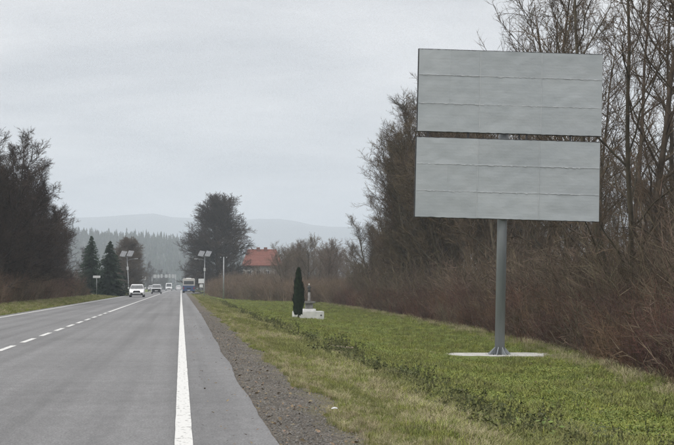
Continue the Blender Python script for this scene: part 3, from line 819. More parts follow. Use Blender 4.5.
def sheet_mesh(x0, x1, z0, z1, seed, depth):
    nxs, nzs = 20, 12; V, F = [], []
    rn = random.Random(seed)
    ph = rn.uniform(0, 50)
    for j in range(nzs + 1):
        for i in range(nxs + 1):
            u, w = i / nxs, j / nzs
            x = lerp(x0, x1, u); z = lerp(z0, z1, w)
            if j in (0, nzs): z += rn.gauss(0, .004)
            edge = min(u, 1 - u, w, 1 - w)
            dy = .016 * noise.noise(Vector((x * 1.3, z * 1.6, 5))) + .016 * noise.noise(Vector((x * 2.0 + ph, z * 2.4, seed))) + .0025 * noise.noise(Vector((x * 6, z * 6 + ph, seed)))
            dy *= min(1, edge * 5)
            if edge == 0 and j in (0, nzs): dy -= rn.uniform(0, .004) if rn.random() < .3 else 0
            V.append((x, depth + dy, z))
    n = len(V)
    for j in range(nzs):
        for i in range(nxs):
            a = j * (nxs + 1) + i; F.append((a, a + 1, a + nxs + 2, a + nxs + 1))
    rim = [i for i in range(nxs + 1)] + [(j + 1) * (nxs + 1) - 1 for j in range(1, nzs + 1)] + [nzs * (nxs + 1) + i for i in range(nxs - 1, -1, -1)] + [j * (nxs + 1) for j in range(nzs - 1, 0, -1)]
    k = len(rim)
    for v in rim: V.append(V[v])
    for v in rim: V.append((V[v][0], depth + .03, V[v][2]))
    for q in range(k):
        q2 = (q + 1) % k; F.append((n + q2, n + q, n + k + q, n + k + q2))
    return pymesh('sheet', V, F, True)
def torn_edge(x0, x1, z, seed, parent):
    rn = random.Random(seed); V, F = [], []
    x = x0
    while x < x1:
        L = rn.uniform(.02, .12)
        if rn.random() < .5:
            h0, h1 = rn.uniform(.004, .016), rn.uniform(.003, .014); n0 = len(V); e = min(x + L, x1); zz = z + rn.gauss(0, .007); d = PY - .056
            V += [(x, d - .006, zz), (e, d - .005, zz + rn.gauss(0, .006)), (e, d, zz + h1), ((x + e) / 2, d, zz + h0 * 1.4), (x, d, zz + h0)]
            F += [(n0, n0 + 1, n0 + 3), (n0 + 1, n0 + 2, n0 + 3), (n0, n0 + 3, n0 + 4)]
        x += L
    if F: obj('torn_edge', pymesh('torn_edge', V, F), M_PAPER, parent)
def board(nm, x0, x1, z0, z1, seed, lay):
    w, h = x1 - x0, z1 - z0
    fr = boxm('frame', x0 - .03, x1 + .02, PY - .02, PY + .12, z0 - .025, z1 + .025, M_FRAME, bb)
    for u in (.335, .67):
        V, F = [], []; xx = x0 + w * u; rs = random.Random(seed + int(u * 10)); nn = 40
        for i in range(nn + 1):
            zz = lerp(z0 + .01, z1 - .01, i / nn); a = rs.gauss(0, .0035)
            V += [(xx - .007 + a, PY - .0535, zz), (xx + .007 + a, PY - .0535, zz), (xx + .007 + a, PY - .045, zz)]
        for i in range(nn): F += [(3 * i, 3 * i + 1, 3 * i + 4, 3 * i + 3), (3 * i + 1, 3 * i + 2, 3 * i + 5, 3 * i + 4)]
        obj('seam_strip', pymesh('seam_strip', V, F), M_SEAM, bb)
    fr['label'] = 'dark steel frame of the %s board' % nm
    for zz in (.2, .5, .8): boxm('back_beam', x0 + .1, x1 - .1, PY + .12, PY + .20, z0 + h * zz - .05, z0 + h * zz + .05, M_FRAME, bb)
    for k, (a, b, c, d) in enumerate(lay):   # fractions u0,u1,w0,w1 (w from the top)
        dep = PY - .04 - .0015 * ((k * 5 + seed) % 7)
        obj('sheet', sheet_mesh(x0 + w * a, x0 + w * b + .01, z1 - h * d - .012, z1 - h * c, seed + k, dep), M_SHEET, bb)
        if c > 0:
            V, F = [], []; zz = z1 - h * c; rs = random.Random(seed + 90 + k); nn = 24
            for i in range(nn + 1):
                xx = lerp(x0 + w * a, x0 + w * b, i / nn); q = rs.gauss(0, .003)
                V += [(xx, PY - .0545, zz + q - .006), (xx, PY - .0545, zz + q + .006), (xx, PY - .045, zz + q + .008)]
            for i in range(nn): F += [(3 * i, 3 * i + 3, 3 * i + 4, 3 * i + 1), (3 * i + 1, 3 * i + 4, 3 * i + 5, 3 * i + 2)]
            obj('seam_strip', pymesh('seam_strip', V, F), M_SEAM, bb)
        if c > 0: torn_edge(x0 + w * a, x0 + w * b, z1 - h * c - .012, seed * 3 + k, bb)
board('upper', ux0, ux1, uz0, uz1, 3, [(0, .17, 0, .31), (.17, .335, 0, .31), (.335, .67, 0, .31), (.67, 1, 0, .31),
      (0, .17, .31, .66), (.17, .335, .31, .66), (.335, .67, .31, .66), (.67, 1, .31, .66), (0, .335, .66, 1), (.335, .67, .66, 1), (.67, 1, .66, 1)])
board('lower', lx0, lx1, lz0, lz1, 40, [(0, .335, 0, .33), (.335, .67, 0, .33), (.67, 1, 0, .33), (0, .17, .33, .67), (.17, .335, .33, .67),
      (.335, .67, .33, .67), (.67, 1, .33, .67), (0, .335, .67, 1), (.335, .67, .67, 1), (.67, 1, .67, 1)])
for u in (.06, .28, .56, .60, .84):
    xx = lerp(lx0, lx1, u); boxm('strut', xx - .03, xx + .03, PY, PY + .06, lz1 + .025, uz0 - .025, M_FRAME, bb)
# concrete pad, irregular rim
V, F = [], []
n = 40; rn = random.Random(8)
for i in range(n):
    a = 6.283 * i / n; ex = 1.66 * abs(math.cos(a)) ** .5 * (1 if math.cos(a) > 0 else -1); ey = 1.15 * abs(math.sin(a)) ** .5 * (1 if math.sin(a) > 0 else -1)
    f = 1 + .06 * rn.gauss(0, 1); V.append((ex * f, ey * f + .1, .0))
V2 = [(x * 1.02, y * 1.02, -.35) for x, y, z in V]
F = [tuple(range(n))] + [((i + 1) % n, i, n + i, n + (i + 1) % n) for i in range(n)]
pad = tag(obj('concrete_pad', pymesh('concrete_pad', V + V2, F), M_CONC, None, (base.x - .06, BY, zg - .002)), 'thin pale concrete slab in the grass under the billboard pole', 'slab')
pad.location.z = zg + .05

# ------------------------------------------------------------------ solar street lamps, poles, signs
M_POLE = mat('galvanised_pole', (0.25, 0.26, 0.27), (0.36, 0.37, 0.38), 3, .5, metal=.3)
M_PANEL = mat('solar_cells', (0.13, 0.135, 0.145), (0.17, 0.175, 0.185), 2, .5, spec=.3)
M_PFR = mat('panel_rim', (0.20, 0.21, 0.22), (0.25, 0.26, 0.27), 2, .5, metal=.2)
M_BOX = mat('control_box', (0.45, 0.46, 0.47), (0.55, 0.56, 0.57), 2, .6)
M_SIGN = mat('white_sign', (0.62, 0.63, 0.64), (0.72, 0.73, 0.74), 4, .5)
M_BACK = mat('sign_back', (0.38, 0.39, 0.40), (0.46, 0.47, 0.48), 4, .5, metal=.2)
def solar_lamp(px, y, pyt, pyb_off, lean, label, arm_dir):
    x = lat(px, y); z0 = gz(x, y) if abs(x) > 8 else gz(x, y)
    H = at_y(px, pyt, y).z - z0
    t = thing('solar_lamp', label, 'street lamp', (x, y, z0), (0, R(lean), 0), 'solar street lamps beside the road')
    tubem('pole', [(0, 0, -.1), (0, 0, H * .3), (0, 0, H - .5)], [.10, .085, .06], M_POLE, t)
    boxm('control_box', -.16, .16, -.26, -.06, H * .60, H * .60 + .55, M_BOX, t, .02)
    tubem('cross_bar', [(-.7, 0, H - .52), (.7, 0, H - .52)], .04, M_POLE, t)
    for s in (-1, 1):
        bm = bmesh.new(); box(bm, -.44, .44, -.74, .74, -.02, .02)
        M = Matrix.Translation((s * .56, 0, H - .02)) @ Matrix.Rotation(R(38), 4, 'X') @ Matrix.Rotation(R(-16), 4, 'Z')
        bmesh.ops.transform(bm, matrix=M @ Matrix.Shear('XY', 4, (0.0, 0.0)), verts=bm.verts)
        pn = obj('solar_panel', bm, M_PFR, t)
        for cx in (-1, 1):
            for cy in (-1, 0, 1):
                bm = bmesh.new(); box(bm, cx * .215 - .195, cx * .215 + .195, cy * .49 - .225, cy * .49 + .225, .021, .026)
                bmesh.ops.transform(bm, matrix=M, verts=bm.verts); obj('cell', bm, M_PANEL, pn)
    tubem('arm', [(0, 0, H - 1.15), (arm_dir * .6, -.1, H - .95), (arm_dir * 1.25, -.15, H - .9)], .03, M_POLE, t)
    boxm('lamp_head', min(arm_dir * 1.2, arm_dir * 1.75), max(arm_dir * 1.2, arm_dir * 1.75), -.24, -.06, H - .97, H - .87, M_BOX, t, .02)
solar_lamp(129.2, 212, 253.5, 0, -3.6, 'left solar street lamp with two panels on a leaning pole by the firs', 1)
solar_lamp(204.2, 218, 253.5, 0, 0.6, 'right solar street lamp with two panels in front of the big dark tree', -1)
x = lat(223.6, 205); z0 = gz(x, 205); H = at_y(223.6, 257, 205).z - z0
t = thing('utility_pole', 'plain thin grey concrete pole right of the right solar lamp', 'pole', (x, 205, z0))
tubem('pole', [(0, 0, -.2), (0, 0, H)], [.13, .08], M_POLE, t)
tubem('crossarm', [(-.5, 0, H - .2), (.5, 0, H - .2)], .035, M_FRAME, t)
for s in (-1, 1): tubem('insulator', [(s * .45, 0, H - .17), (s * .45, 0, H + .03)], [.04, .05], M_BOX, t, 8)
def post_sign(name, px, y, pyc, w, h, label, cat, shape='rect', m=M_SIGN, post_to=None):
    x = lat(px, y); z0 = gz(x, y); zc = at_y(px, pyc, y).z - z0
    t = thing(name, label, cat, (x, y, z0))
    tubem('post', [(0, .03, -.1), (0, .03, zc + h * .4)], .035, M_POLE, t, 8)
    bm = bmesh.new()
    if shape == 'tri':
        vs = [bm.verts.new((xx, yy, zz)) for yy in (-.02, .0) for xx, zz in ((-w / 2, zc - h / 2), (w / 2, zc - h / 2), (0, zc + h / 2))]
        bm.faces.new(vs[:3][::-1]); bm.faces.new(vs[3:])
        for j in range(3): bm.faces.new((vs[j], vs[(j + 1) % 3], vs[3 + (j + 1) % 3], vs[3 + j]))
        bmesh.ops.recalc_face_normals(bm, faces=bm.faces)
    else:
        box(bm, -w / 2, w / 2, -.025, .0, zc - h / 2, zc + h / 2, .008)
    obj('plate', bm, m, t)
    return t, zc
post_sign('road_sign', 96.6, 172, 276.8, .95, .30, 'small white plate on a thin post before the left fir', 'sign')
post_sign('road_sign', 136.3, 330, 280.3, 1.0, .9, 'grey back of a triangular road sign above the white car', 'sign', 'tri', M_BACK)
post_sign('road_sign', 144.2, 340, 278.2, .95, .85, 'pale road sign left of the dark-fronted car', 'sign')
t, zc = post_sign('bus_stop_sign', 201.2, 236, 281, 1.0, .82, 'white bus stop plate on a post left of the right solar lamp', 'sign')
boxm('lower_plate', -.3, .3, -.03, -.002, zc - 1.15, zc - .6, M_SIGN, t)

# gantry far down the road
x0, x1, gy = lat(152, 640), lat(175.5, 640), 640
zt = at_y(165, 274.3, gy).z; zb = at_y(165, 277.9, gy).z; zgr = crest(gy)
t = thing('overhead_gantry', 'far overhead gantry with a row of pale panels across the road', 'gantry', ((x0 + x1) / 2, gy, zgr))
hw = (x1 - x0) / 2
for s in (-1, 1): tubem('column', [(s * hw, 0, -.5), (s * hw, 0, zt - zgr)], .2, M_POLE, t, 8)
boxm('beam', -hw, hw, -.1, .3, (zb + zt) / 2 - zgr - .15, (zb + zt) / 2 - zgr + .15, M_POLE, t)
for a, b in ((-.9, -.62), (-.56, -.36), (-.28, -.1), (0.08, .32), (.40, .58), (.68, .92)):
    boxm('panel', a * hw, b * hw, -.2, -.11, zb - zgr + U(-.1, .1), zt - zgr + U(-.2, .1), M_BACK, t)

# ------------------------------------------------------------------ house
M_WALL = mat('pale_render', (0.30, 0.29, 0.275), (0.38, 0.37, 0.35), 1.5, .9, .01, 10)
M_ROOF = mat('red_tiles', (0.145, 0.055, 0.042), (0.215, 0.085, 0.065), 2.5, .8, .03, 9, stretch=(1, 1, 3))
M_BRICK = mat('chimney_brick', (0.15, 0.07, 0.055), (0.22, 0.11, 0.085), 8, .9)
M_GLASS = mat('dark_glass', (0.03, 0.035, 0.04), (0.05, 0.055, 0.06), 2, .12, spec=.6)
hy = 335
hx0, hx1 = lat(243, hy), lat(283, hy)
ez = at_y(262, 265.5, hy).z; rz_ = at_y(262, 249.5, hy).z; g0 = -.5
t = thing('house', 'pale house with red tiled roof and two chimneys behind bare trees', 'house', (0, hy, 0))
boxm('wall', hx0 + .4, hx1 - .4, .6, 9.4, g0, ez, M_WALL, t)
V, F = [], []
for o_ in (0, .22):
    V += [(hx0, 0, ez - .15 + o_), (hx1, 0, ez - .15 + o_), (hx1 - 1.4, 5, rz_ + o_), (hx0 + 1.4, 5, rz_ + o_), (hx0, 10, ez - .15 + o_), (hx1, 10, ez - .15 + o_)]
F = [(6, 7, 8, 9), (9, 8, 11, 10), (7, 11, 8), (6, 9, 10), (3, 2, 1, 0), (4, 5, 2, 3), (2, 5, 1), (4, 3, 0), (0, 1, 7, 6), (1, 5, 11, 7), (5, 4, 10, 11), (4, 0, 6, 10)]
rf = obj('roof', pymesh('roof', V, F), M_ROOF, t)
# tile courses down the front slope
nrow = 14
for i in range(nrow):
    u0, u1 = i / nrow, (i + 1) / nrow
    a0, a1 = hx0 + 1.4 * u0 + .02, hx1 - 1.4 * u0 - .02
    b0_, b1_ = hx0 + 1.4 * u1 + .02, hx1 - 1.4 * u1 - .02
    za, zb_ = lerp(ez - .15, rz_, u0) + .22, lerp(ez - .15, rz_, u1) + .22
    V = [(a0, 5 * u0, za + .09), (a1, 5 * u0, za + .09), (b1_, 5 * u1, zb_ + .02), (b0_, 5 * u1, zb_ + .02), (a0, 5 * u0, za + .005), (a1, 5 * u0, za + .005)]
    obj('tile_course', pymesh('tile_course', V, [(0, 1, 2, 3), (4, 5, 1, 0)]), M_ROOF, rf)
for px in (259.2, 266.6):
    cx = lat(px, hy); boxm('chimney', cx - .42, cx + .42, 4.2, 5.0, rz_ - .8, at_y(px, 246.8, hy).z, M_BRICK, rf, .02)
for zz in (1.0, 4.0):
    for i in range(4):
        cx = lerp(hx0, hx1, (i + .7) / 4.4)
        w = boxm('window', cx - .55, cx + .55, .56, .62, zz, zz + 1.4, M_SIGN, t)
        boxm('pane', cx - .47, cx - .03, .53, .57, zz + .08, zz + 1.32, M_GLASS, w); boxm('pane', cx + .03, cx + .47, .53, .57, zz + .08, zz + 1.32, M_GLASS, w)
        boxm('sill', cx - .62, cx + .62, .45, .6, zz - .08, zz - .001, M_WALL, w)

# ------------------------------------------------------------------ vehicles (built facing the camera: nose at -Y)
M_TYRE = mat('tyre', (0.015, 0.015, 0.016), (0.03, 0.03, 0.03), 10, .9)
M_RIM = mat('rim', (0.35, 0.35, 0.36), (0.45, 0.45, 0.46), 4, .35, metal=.7)
M_BLK = mat('black_trim', (0.012, 0.012, 0.013), (0.02, 0.02, 0.022), 6, .5)
M_CGL = mat('car_glass', (0.025, 0.03, 0.035), (0.045, 0.05, 0.055), 2, .08, spec=.7)
M_LITE = mat('lit_headlight', (0.8, 0.8, 0.8), (0.9, 0.9, 0.9), 3, .3, emit=(1, .98, .94, 5))
M_OFFL = mat('headlight', (0.5, 0.5, 0.5), (0.65, 0.65, 0.65), 3, .15)
M_REDL = mat('rear_light', (0.25, 0.01, 0.01), (0.35, 0.02, 0.02), 3, .3)
def paint(nm, c): return mat(nm, c, tuple(v * .93 for v in c), 1.5, .3, spec=.5, coat=.4)
P_CREAM = paint('cream_paint', (0.46, 0.45, 0.42)); P_SILV = paint('silver_paint', (0.62, 0.64, 0.66)); P_WHITE = paint('white_paint', (0.72, 0.73, 0.74)); P_BLUE = paint('blue_paint', (0.03, 0.065, 0.16)); P_GREY = paint('grey_paint', (0.42, 0.43, 0.45))
def loft(secs):
    """secs: list of rings of equal length -> closed mesh"""
    V = [p for s in secs for p in s]; n = len(secs[0]); F = []
    for j in range(len(secs) - 1):
        for i in range(n):
            F.append((j * n + i, j * n + (i + 1) % n, (j + 1) * n + (i + 1) % n, (j + 1) * n + i))
    F.append(tuple(range(n))[::-1]); F.append(tuple((len(secs) - 1) * n + i for i in range(n)))
    return V, F
def ring(y, hw, z0, z1, ch=.08, tuck=.9):
    return [(-hw * tuck, y, z0), (hw * tuck, y, z0), (hw, y, z0 + ch * 1.6), (hw, y, z1 - ch), (hw * .93, y, z1), (-hw * .93, y, z1), (-hw, y, z1 - ch), (-hw, y, z0 + ch * 1.6)]
def car(label, x, y, pnt, lit, face=1, L=4.5, hw=.91, H=1.55, hood=.98, grp='vehicles on the road', van=False, front=None, name='car', cat='car'):
    t = thing(name, label, cat, (x, y, crest(y) + .005), (0, 0, 0 if face == 1 else math.pi), grp)
    h = hood
    if van:
        prof = [(0, .30, .95), (.1, .26, 1.02), (.7, .25, 1.16), (1.0, .25, 1.22), (L - .1, .25, 1.25), (L, .3, 1.2)]
        cab = [(.62, 1.14, 1.14), (1.45, 1.2, H - .12), (1.9, 1.2, H), (L - .25, 1.2, H), (L - .06, 1.2, H - .06)]
    else:
        prof = [(0, .34, h - .22), (.06, .24, h - .12), (.4, .22, h - .04), (1.15, .22, h + .04), (L - .5, .22, h + .06), (L - .08, .24, h + .04), (L, .36, h - .05)]
        cab = [(1.05, h, h + .01), (1.75, h, H - .09), (2.1, h, H), (L - 1.1, h, H - .01), (L - .55, h, H - .12), (L - .12, h, h + .04)]
    V, F = loft([ring(yy, hw * (.90 if q in (0, len(prof) - 1) else (.97 if q in (1, len(prof) - 2) else 1)), a, b) for q, (yy, a, b) in enumerate(prof)])
    body = obj('body', pymesh('body', V, F), pnt, t)
    secs = []
    for yy, a, b in cab:
        f = (b - h) / (H - h) if not van else (b - 1.14) / (H - 1.14)
        wt = hw * (.93 - .17 * f if not van else .95 - .08 * f); wb = hw * .93
        secs.append([(-wb, yy, a - .05), (wb, yy, a - .05), (wt, yy, b - .02), (wt * .9, yy, b + .01), (-wt * .9, yy, b + .01), (-wt, yy, b - .02)])
    V, F = loft(secs); cabin = obj('cabin', pymesh('cabin', V, F), pnt, t)
    # glass
    def quad(nm, P, m, par, off=(0, 0, 0)):
        me = pymesh(nm, [tuple(Vector(p) + Vector(off)) for p in P], [(0, 1, 2, 3)]); o = obj(nm, me, m, par)
        sd = o.modifiers.new('thickness', 'SOLIDIFY'); sd.thickness = .012; sd.offset = 0; return o
    y0, z0 = (cab[0][0], cab[0][2]); y1, z1 = cab[1][0], cab[1][2]
    quad('windscreen', [(-hw * .86, y0 + .06, z0 + .06), (hw * .86, y0 + .06, z0 + .06), (hw * .72, y1, z1 - .02), (-hw * .72, y1, z1 - .02)], M_CGL, cabin, (0, -.035, .02))
    ye, ze, yt, zt_ = cab[-1][0], cab[-1][2], cab[-2][0], cab[-2][2]
    quad('rear_window', [(-hw * .84, ye - .05, (ze if not van else 1.3) + .06), (hw * .84, ye - .05, (ze if not van else 1.3) + .06), (hw * .72, yt + .04, zt_ - .04), (-hw * .72, yt + .04, zt_ - .04)], M_CGL, cabin, (0, .05, .01))
    for s in (-1, 1):
        a0 = cab[1][0] - .35; 
        for (ya, yb) in ((a0 + .05, a0 + 1.05), (a0 + 1.12, a0 + 2.05)) if not van else ((a0 + .15, a0 + 1.0),):
            zb0 = h + .08 if not van else 1.28; zt0 = H - .16
            quad('side_window', [(s * hw * .925, ya - .0, zb0), (s * hw * .925, yb, zb0), (s * hw * .80, yb - .06, zt0), (s * hw * .80, ya + .38, zt0)], M_CGL, cabin, (s * .012, 0, 0))
        wy = (.85, L - .85)
        for yy in wy:
            w = tubem('wheel', [(s * (hw - .22), yy, .335), (s * (hw - .002), yy, .335)], .335, M_TYRE, t, 20)
            tubem('rim', [(s * (hw - .03), yy, .335), (s * (hw + .008), yy, .335)], .21, M_RIM, w, 14)
        boxm('mirror', min(s * hw, s * (hw + .2)), max(s * hw, s * (hw + .2)), cab[1][0] - .5, cab[1][0] - .38, (h if not van else 1.15) + .06, (h if not van else 1.15) + .22, pnt if not van else M_BLK, t, .02)
        zl = h - .22 if not van else .82
        boxm('headlight', min(s * hw * .50, s * hw * .86), max(s * hw * .50, s * hw * .86), -.035, .10, zl - .08, zl + .06, M_LITE if lit else M_OFFL, t, .015)
        boxm('tail_light', min(s * hw * .62, s * hw * .9), max(s * hw * .62, s * hw * .9), L - .08, L + .03, zl - .04, zl + .16, M_REDL, t, .015)
        boxm('fog_light', min(s * hw * .55, s * hw * .8), max(s * hw * .55, s * hw * .8), -.03, .02, .42, .50, M_BLK, t)
    boxm('grille', -hw * .46, hw * .46, -.03, .05, (h if not van else 1.0) - .42, (h if not van else 1.0) - .20, M_BLK, t, .015)
    boxm('bumper', -hw * .86, hw * .86, -.045, .05, .28, .40, M_BLK if front is None else front, t, .02)
    if front is not None: boxm('front_guard', -hw * .84, hw * .84, -.05, .02, .42, h - .14, front, t, .03)
    boxm('number_plate', -.26, .26, -.06, -.05, .46, .57, M_SIGN, t)
    boxm('number_plate', -.26, .26, L + .005, L + .02, .62, .73, M_SIGN, t)
    return t
car('white car with headlights on, nearest in the oncoming lane', lat(136.6, 160), 160, P_WHITE, True)
car('grey car with black front following the white car', lat(156.3, 235), 235, P_GREY, False, front=M_BLK, H=1.68, hood=1.05)
car('pale grey car mostly hidden behind the black-fronted car', lat(151.3, 335), 335, P_GREY, False)
car('white van near the top of the road in the oncoming lane', lat(168.8, 415), 415, P_WHITE, False, L=5.6, hw=1.02, H=2.35, van=True, name='van', cat='van')
car('small white car driving away at the far end of the right lane', lat(178.6, 470), 470, P_WHITE, False, face=-1)
# bus from behind
def bus(label, x, y):
    t = thing('bus', label, 'bus', (x, y, .012))
    L, hw, H = 9.5, 1.24, 2.95
    def rg(yy, z0, z1, w, top=False):
        return [(-w, yy, z0), (w, yy, z0), (w, yy, z1 - (.18 if top else 0)), (w * .9 if top else w, yy, z1), (-w * .9 if top else -w, yy, z1), (-w, yy, z1 - (.18 if top else 0))]
    V, F = loft([rg(0, .38, 1.48, hw * .96), rg(.08, .32, 1.48, hw), rg(L - .08, .32, 1.48, hw), rg(L, .38, 1.48, hw * .96)]); obj('lower_body', pymesh('lower_body', V, F), P_BLUE, t)
    V, F = loft([rg(.03, 1.48, H - .1, hw * .95, True), rg(.12, 1.48, H, hw * .995, True), rg(L - .12, 1.48, H, hw * .995, True), rg(L - .03, 1.48, H - .1, hw * .95, True)]); up = obj('upper_body', pymesh('upper_body', V, F), P_CREAM, t)
    boxm('rear_window', -hw * .82, hw * .82, -.01, .08, 1.72, 2.42, M_CGL, up, .03)
    for s in (-1, 1):
        for i in range(6):
            boxm('side_window', min(s * (hw - .03), s * (hw + .006)), max(s * (hw - .03), s * (hw + .006)), .5 + i * 1.48, 1.82 + i * 1.48, 1.5, 2.45, M_CGL, up)
        for yy in (2.4, L - 2.2):
            w = tubem('wheel', [(s * (hw - .28), yy, .46), (s * (hw + .004), yy, .46)], .46, M_TYRE, t, 20); tubem('rim', [(s * (hw - .02), yy, .46), (s * (hw + .012), yy, .46)], .27, M_RIM, w, 14)
        boxm('tail_light', min(s * hw * .78, s * hw * .93), max(s * hw * .78, s * hw * .93), -.03, .06, .75, 1.18, M_REDL, t, .02)
        boxm('mud_flap', min(s * hw * .6, s * hw * .95), max(s * hw * .6, s * hw * .95), .6, .65, .08, .36, M_BLK, t)
    boxm('bumper', -hw * .97, hw * .97, -.06, .06, .36, .58, P_BLUE, t, .03)
    boxm('engine_grille', -hw * .35, hw * .35, -.012, .05, .78, 1.02, M_BLK, t)
    boxm('number_plate', -.26, .26, -.075, -.062, .44, .55, M_SIGN, t)
    boxm('roof_vent', -.5, .5, 2.5, 4.2, H - .03, H + .13, P_WHITE, up, .03)
bus('white and dark blue bus standing at the right edge of the road', lat(188.8, 270), 270)

# ------------------------------------------------------------------ ground cover
M_GRS = mat('grass_blades', (0.135, 0.165, 0.030), (0.245, 0.262, 0.066), 4, .8, rand=.3)
M_HRB = mat('weed_leaves', (0.090, 0.124, 0.026), (0.190, 0.216, 0.052), 4, .75, rand=.35)
M_STR = mat('straw', (0.25, 0.22, 0.125), (0.42, 0.37, 0.235), 4, .9, rand=.25)
M_OLV = mat('olive_grass', (0.125, 0.135, 0.042), (0.20, 0.20, 0.075), 4, .85, rand=.3)
M_DED = mat('withered_weed', (0.056, 0.066, 0.026), (0.125, 0.125, 0.056), 4, .9, rand=.3)
def tuft(seed, n, h, spread, wid, droop, m, nm):
    rn = random.Random(seed); V, F = [], []
    for k in range(n):
        a = rn.uniform(0, 6.283); q = spread * math.sqrt(rn.random()); x, y = q * math.cos(a), q * math.sin(a)
        b = rn.uniform(0, 6.283); L = h * rn.uniform(.5, 1.15); d = droop * rn.uniform(.3, 1.3) * L
        w = wid * rn.uniform(.7, 1.3); cx, cy = math.cos(b), math.sin(b); n0 = len(V)
        wx, wy = -cy * w, cx * w
        V += [(x - wx, y - wy, -.02), (x + wx, y + wy, -.02), (x + cx * d * .35 + wx * .8, y + cy * d * .35 + wy * .8, L * .6), (x + cx * d * .35 - wx * .8, y + cy * d * .35 - wy * .8, L * .6),
              (x + cx * d, y + cy * d, L * (1 - .25 * droop))]
        F += [(n0, n0 + 1, n0 + 2, n0 + 3), (n0 + 3, n0 + 2, n0 + 4)]
    return proto(nm, V, F, m)
def rosette(seed, n, h, spread, size, m, nm):
    rn = random.Random(seed); V, F = [], []
    for k in range(n):
        a = rn.uniform(0, 6.283); q = spread * math.sqrt(rn.random()); x, y = q * math.cos(a), q * math.sin(a); z = h * rn.uniform(.15, 1) * (1 - .4 * q / spread)
        b = rn.uniform(0, 6.283); s = size * rn.uniform(.6, 1.4); cx, cy = math.cos(b), math.sin(b); n0 = len(V); dz = rn.uniform(-.35, .6) * s; e = rn.uniform(-.3, .3) * s
        V += [(x, y, z), (x + cx * s * .6 - cy * s * .42, y + cy * s * .6 + cx * s * .42, z + dz * .7 + e), (x + cx * s * 1.5, y + cy * s * 1.5, z + dz), (x + cx * s * .6 + cy * s * .42, y + cy * s * .6 - cx * s * .42, z + dz * .7 - e)]
        F += [(n0, n0 + 1, n0 + 2), (n0, n0 + 2, n0 + 3)]
    return proto(nm, V, F, m)
def withered(seed, m):
    rn = random.Random(seed); V, F = [], []
    for k in range(5):
        p = Vector((rn.gauss(0, .06), rn.gauss(0, .06), -.02)); d = Vector((rn.gauss(0, .25), rn.gauss(0, .25), 1)).normalized(); L = rn.uniform(.25, .55)
        e = p + d * L; tube_vf(V, F, [p, e], [.005, .003], 3)
        for q in range(14):
            c = p.lerp(e, rn.uniform(.3, 1.0)); s = rn.uniform(.02, .055); n0 = len(V)
            V += [tuple(c), tuple(c + Vector((rn.uniform(-s, s), rn.uniform(-s, s), rn.uniform(-s, s)))), tuple(c + Vector((rn.uniform(-s, s), rn.uniform(-s, s), -s * rn.random())))]; F.append((n0, n0 + 1, n0 + 2))
    return proto('withered_weed', V, F, m)
MEA = [rosette(1, 70, .09, .22, .021, M_HRB, 'weed'), rosette(2, 70, .06, .22, .018, M_GRS, 'weed'), tuft(3, 34, .13, .16, .004, .5, M_GRS, 'grass'), tuft(4, 26, .16, .14, .0035, .6, M_OLV, 'grass')]
DRY = [tuft(11, 46, .30, .15, .0030, .9, M_STR, 'straw_tuft'), tuft(12, 40, .26, .14, .0032, .7, M_OLV, 'olive_tuft'), tuft(13, 36, .2, .13, .0035, .6, M_GRS, 'green_tuft'), tuft(14, 40, .34, .14, .0028, 1.1, M_STR, 'straw_tuft')]
WED = [withered(21, M_DED), withered(22, M_DED), rosette(23, 60, .28, .2, .045, M_HRB, 'weed_clump'), rosette(24, 50, .30, .2, .04, M_DED, 'dark_clump')]
rn = random.Random(77)
def depth(y0, y1): return y0 * (y1 / y0) ** rn.random()
# meadow
pts = []
for k in range(42000):
    y = depth(12.5, 215) if k % 5 else depth(12.5, 40); xa = 3.6; xb = min(front_x(y) + 1.5, lat(720, y))
    if xb < xa: continue
    x = rn.uniform(xa, xb)
    g = noise.noise(Vector((x * .5, y * .25, 7)))
    i = rn.choice((0, 0, 1, 1, 2, 2, 3)) if g < .05 else rn.choice((2, 3, 3, 2, 1))
    if abs(x - base.x) < 1.95 and -3.4 < y - BY < 1.4: continue
    if abs(x - b0.x) < 1.3 and 0 < y - SHY < 1.9: continue
    pts.append((x, y, gz(x, y), rn.gauss(0, .1), rn.gauss(0, .1), rn.uniform(0, 6.3), rn.uniform(.7, 1.35) * (1 if y < 50 else .85 + y / 330), i))
scatter('meadow_grass', pts, MEA, 'short green grass and low weeds covering the meadow round the billboard', 'grass')
# verge between gravel and ditch
pts = []
for k in range(21000):
    y = depth(9.5, 240); u = rn.random() ** .8
    x0_ = 1.9 + .4 * noise.noise(Vector((y * .35, 0, 11))) + .2 * noise.noise(Vector((y * 1.5, 0, 13)))
    x = x0_ + u * 2.7
    if x > lat(740, y): continue
    dry = .9 * noise.noise(Vector((x * .55, y * .2, 2))) + .5 * noise.noise(Vector((x * 2, y * .9, 2))) + .10 + (.3 if y < 24 and 2.5 < x < 3.9 else 0)
    i = rn.choice((0, 3, 1, 1, 1)) if dry > .10 else rn.choice((1, 2, 2, 1, 2, 2))
    if u > .75 and rn.random() < .5: i = rn.choice((1, 2, 2))
    s = rn.uniform(.45, .95) * min(1, .25 + (x - x0_) * .7) * (1 + y / 300) * (.8 if i in (0, 3) else 1)
    pts.append((x, y, gz(x, y), rn.gauss(0, .12), rn.gauss(0, .12), rn.uniform(0, 6.3), s, i))
for k in range(4500):      # first thin tufts in the gravel's edge
    y = depth(9.5, 120); x = 1.62 + .4 * noise.noise(Vector((y * .35, 0, 11))) + abs(rn.gauss(.25, .3))
    pts.append((x, y, gz(x, y), rn.gauss(0, .2), rn.gauss(0, .2), rn.uniform(0, 6.3), rn.uniform(.15, .42), rn.choice((1, 2, 0, 1))))
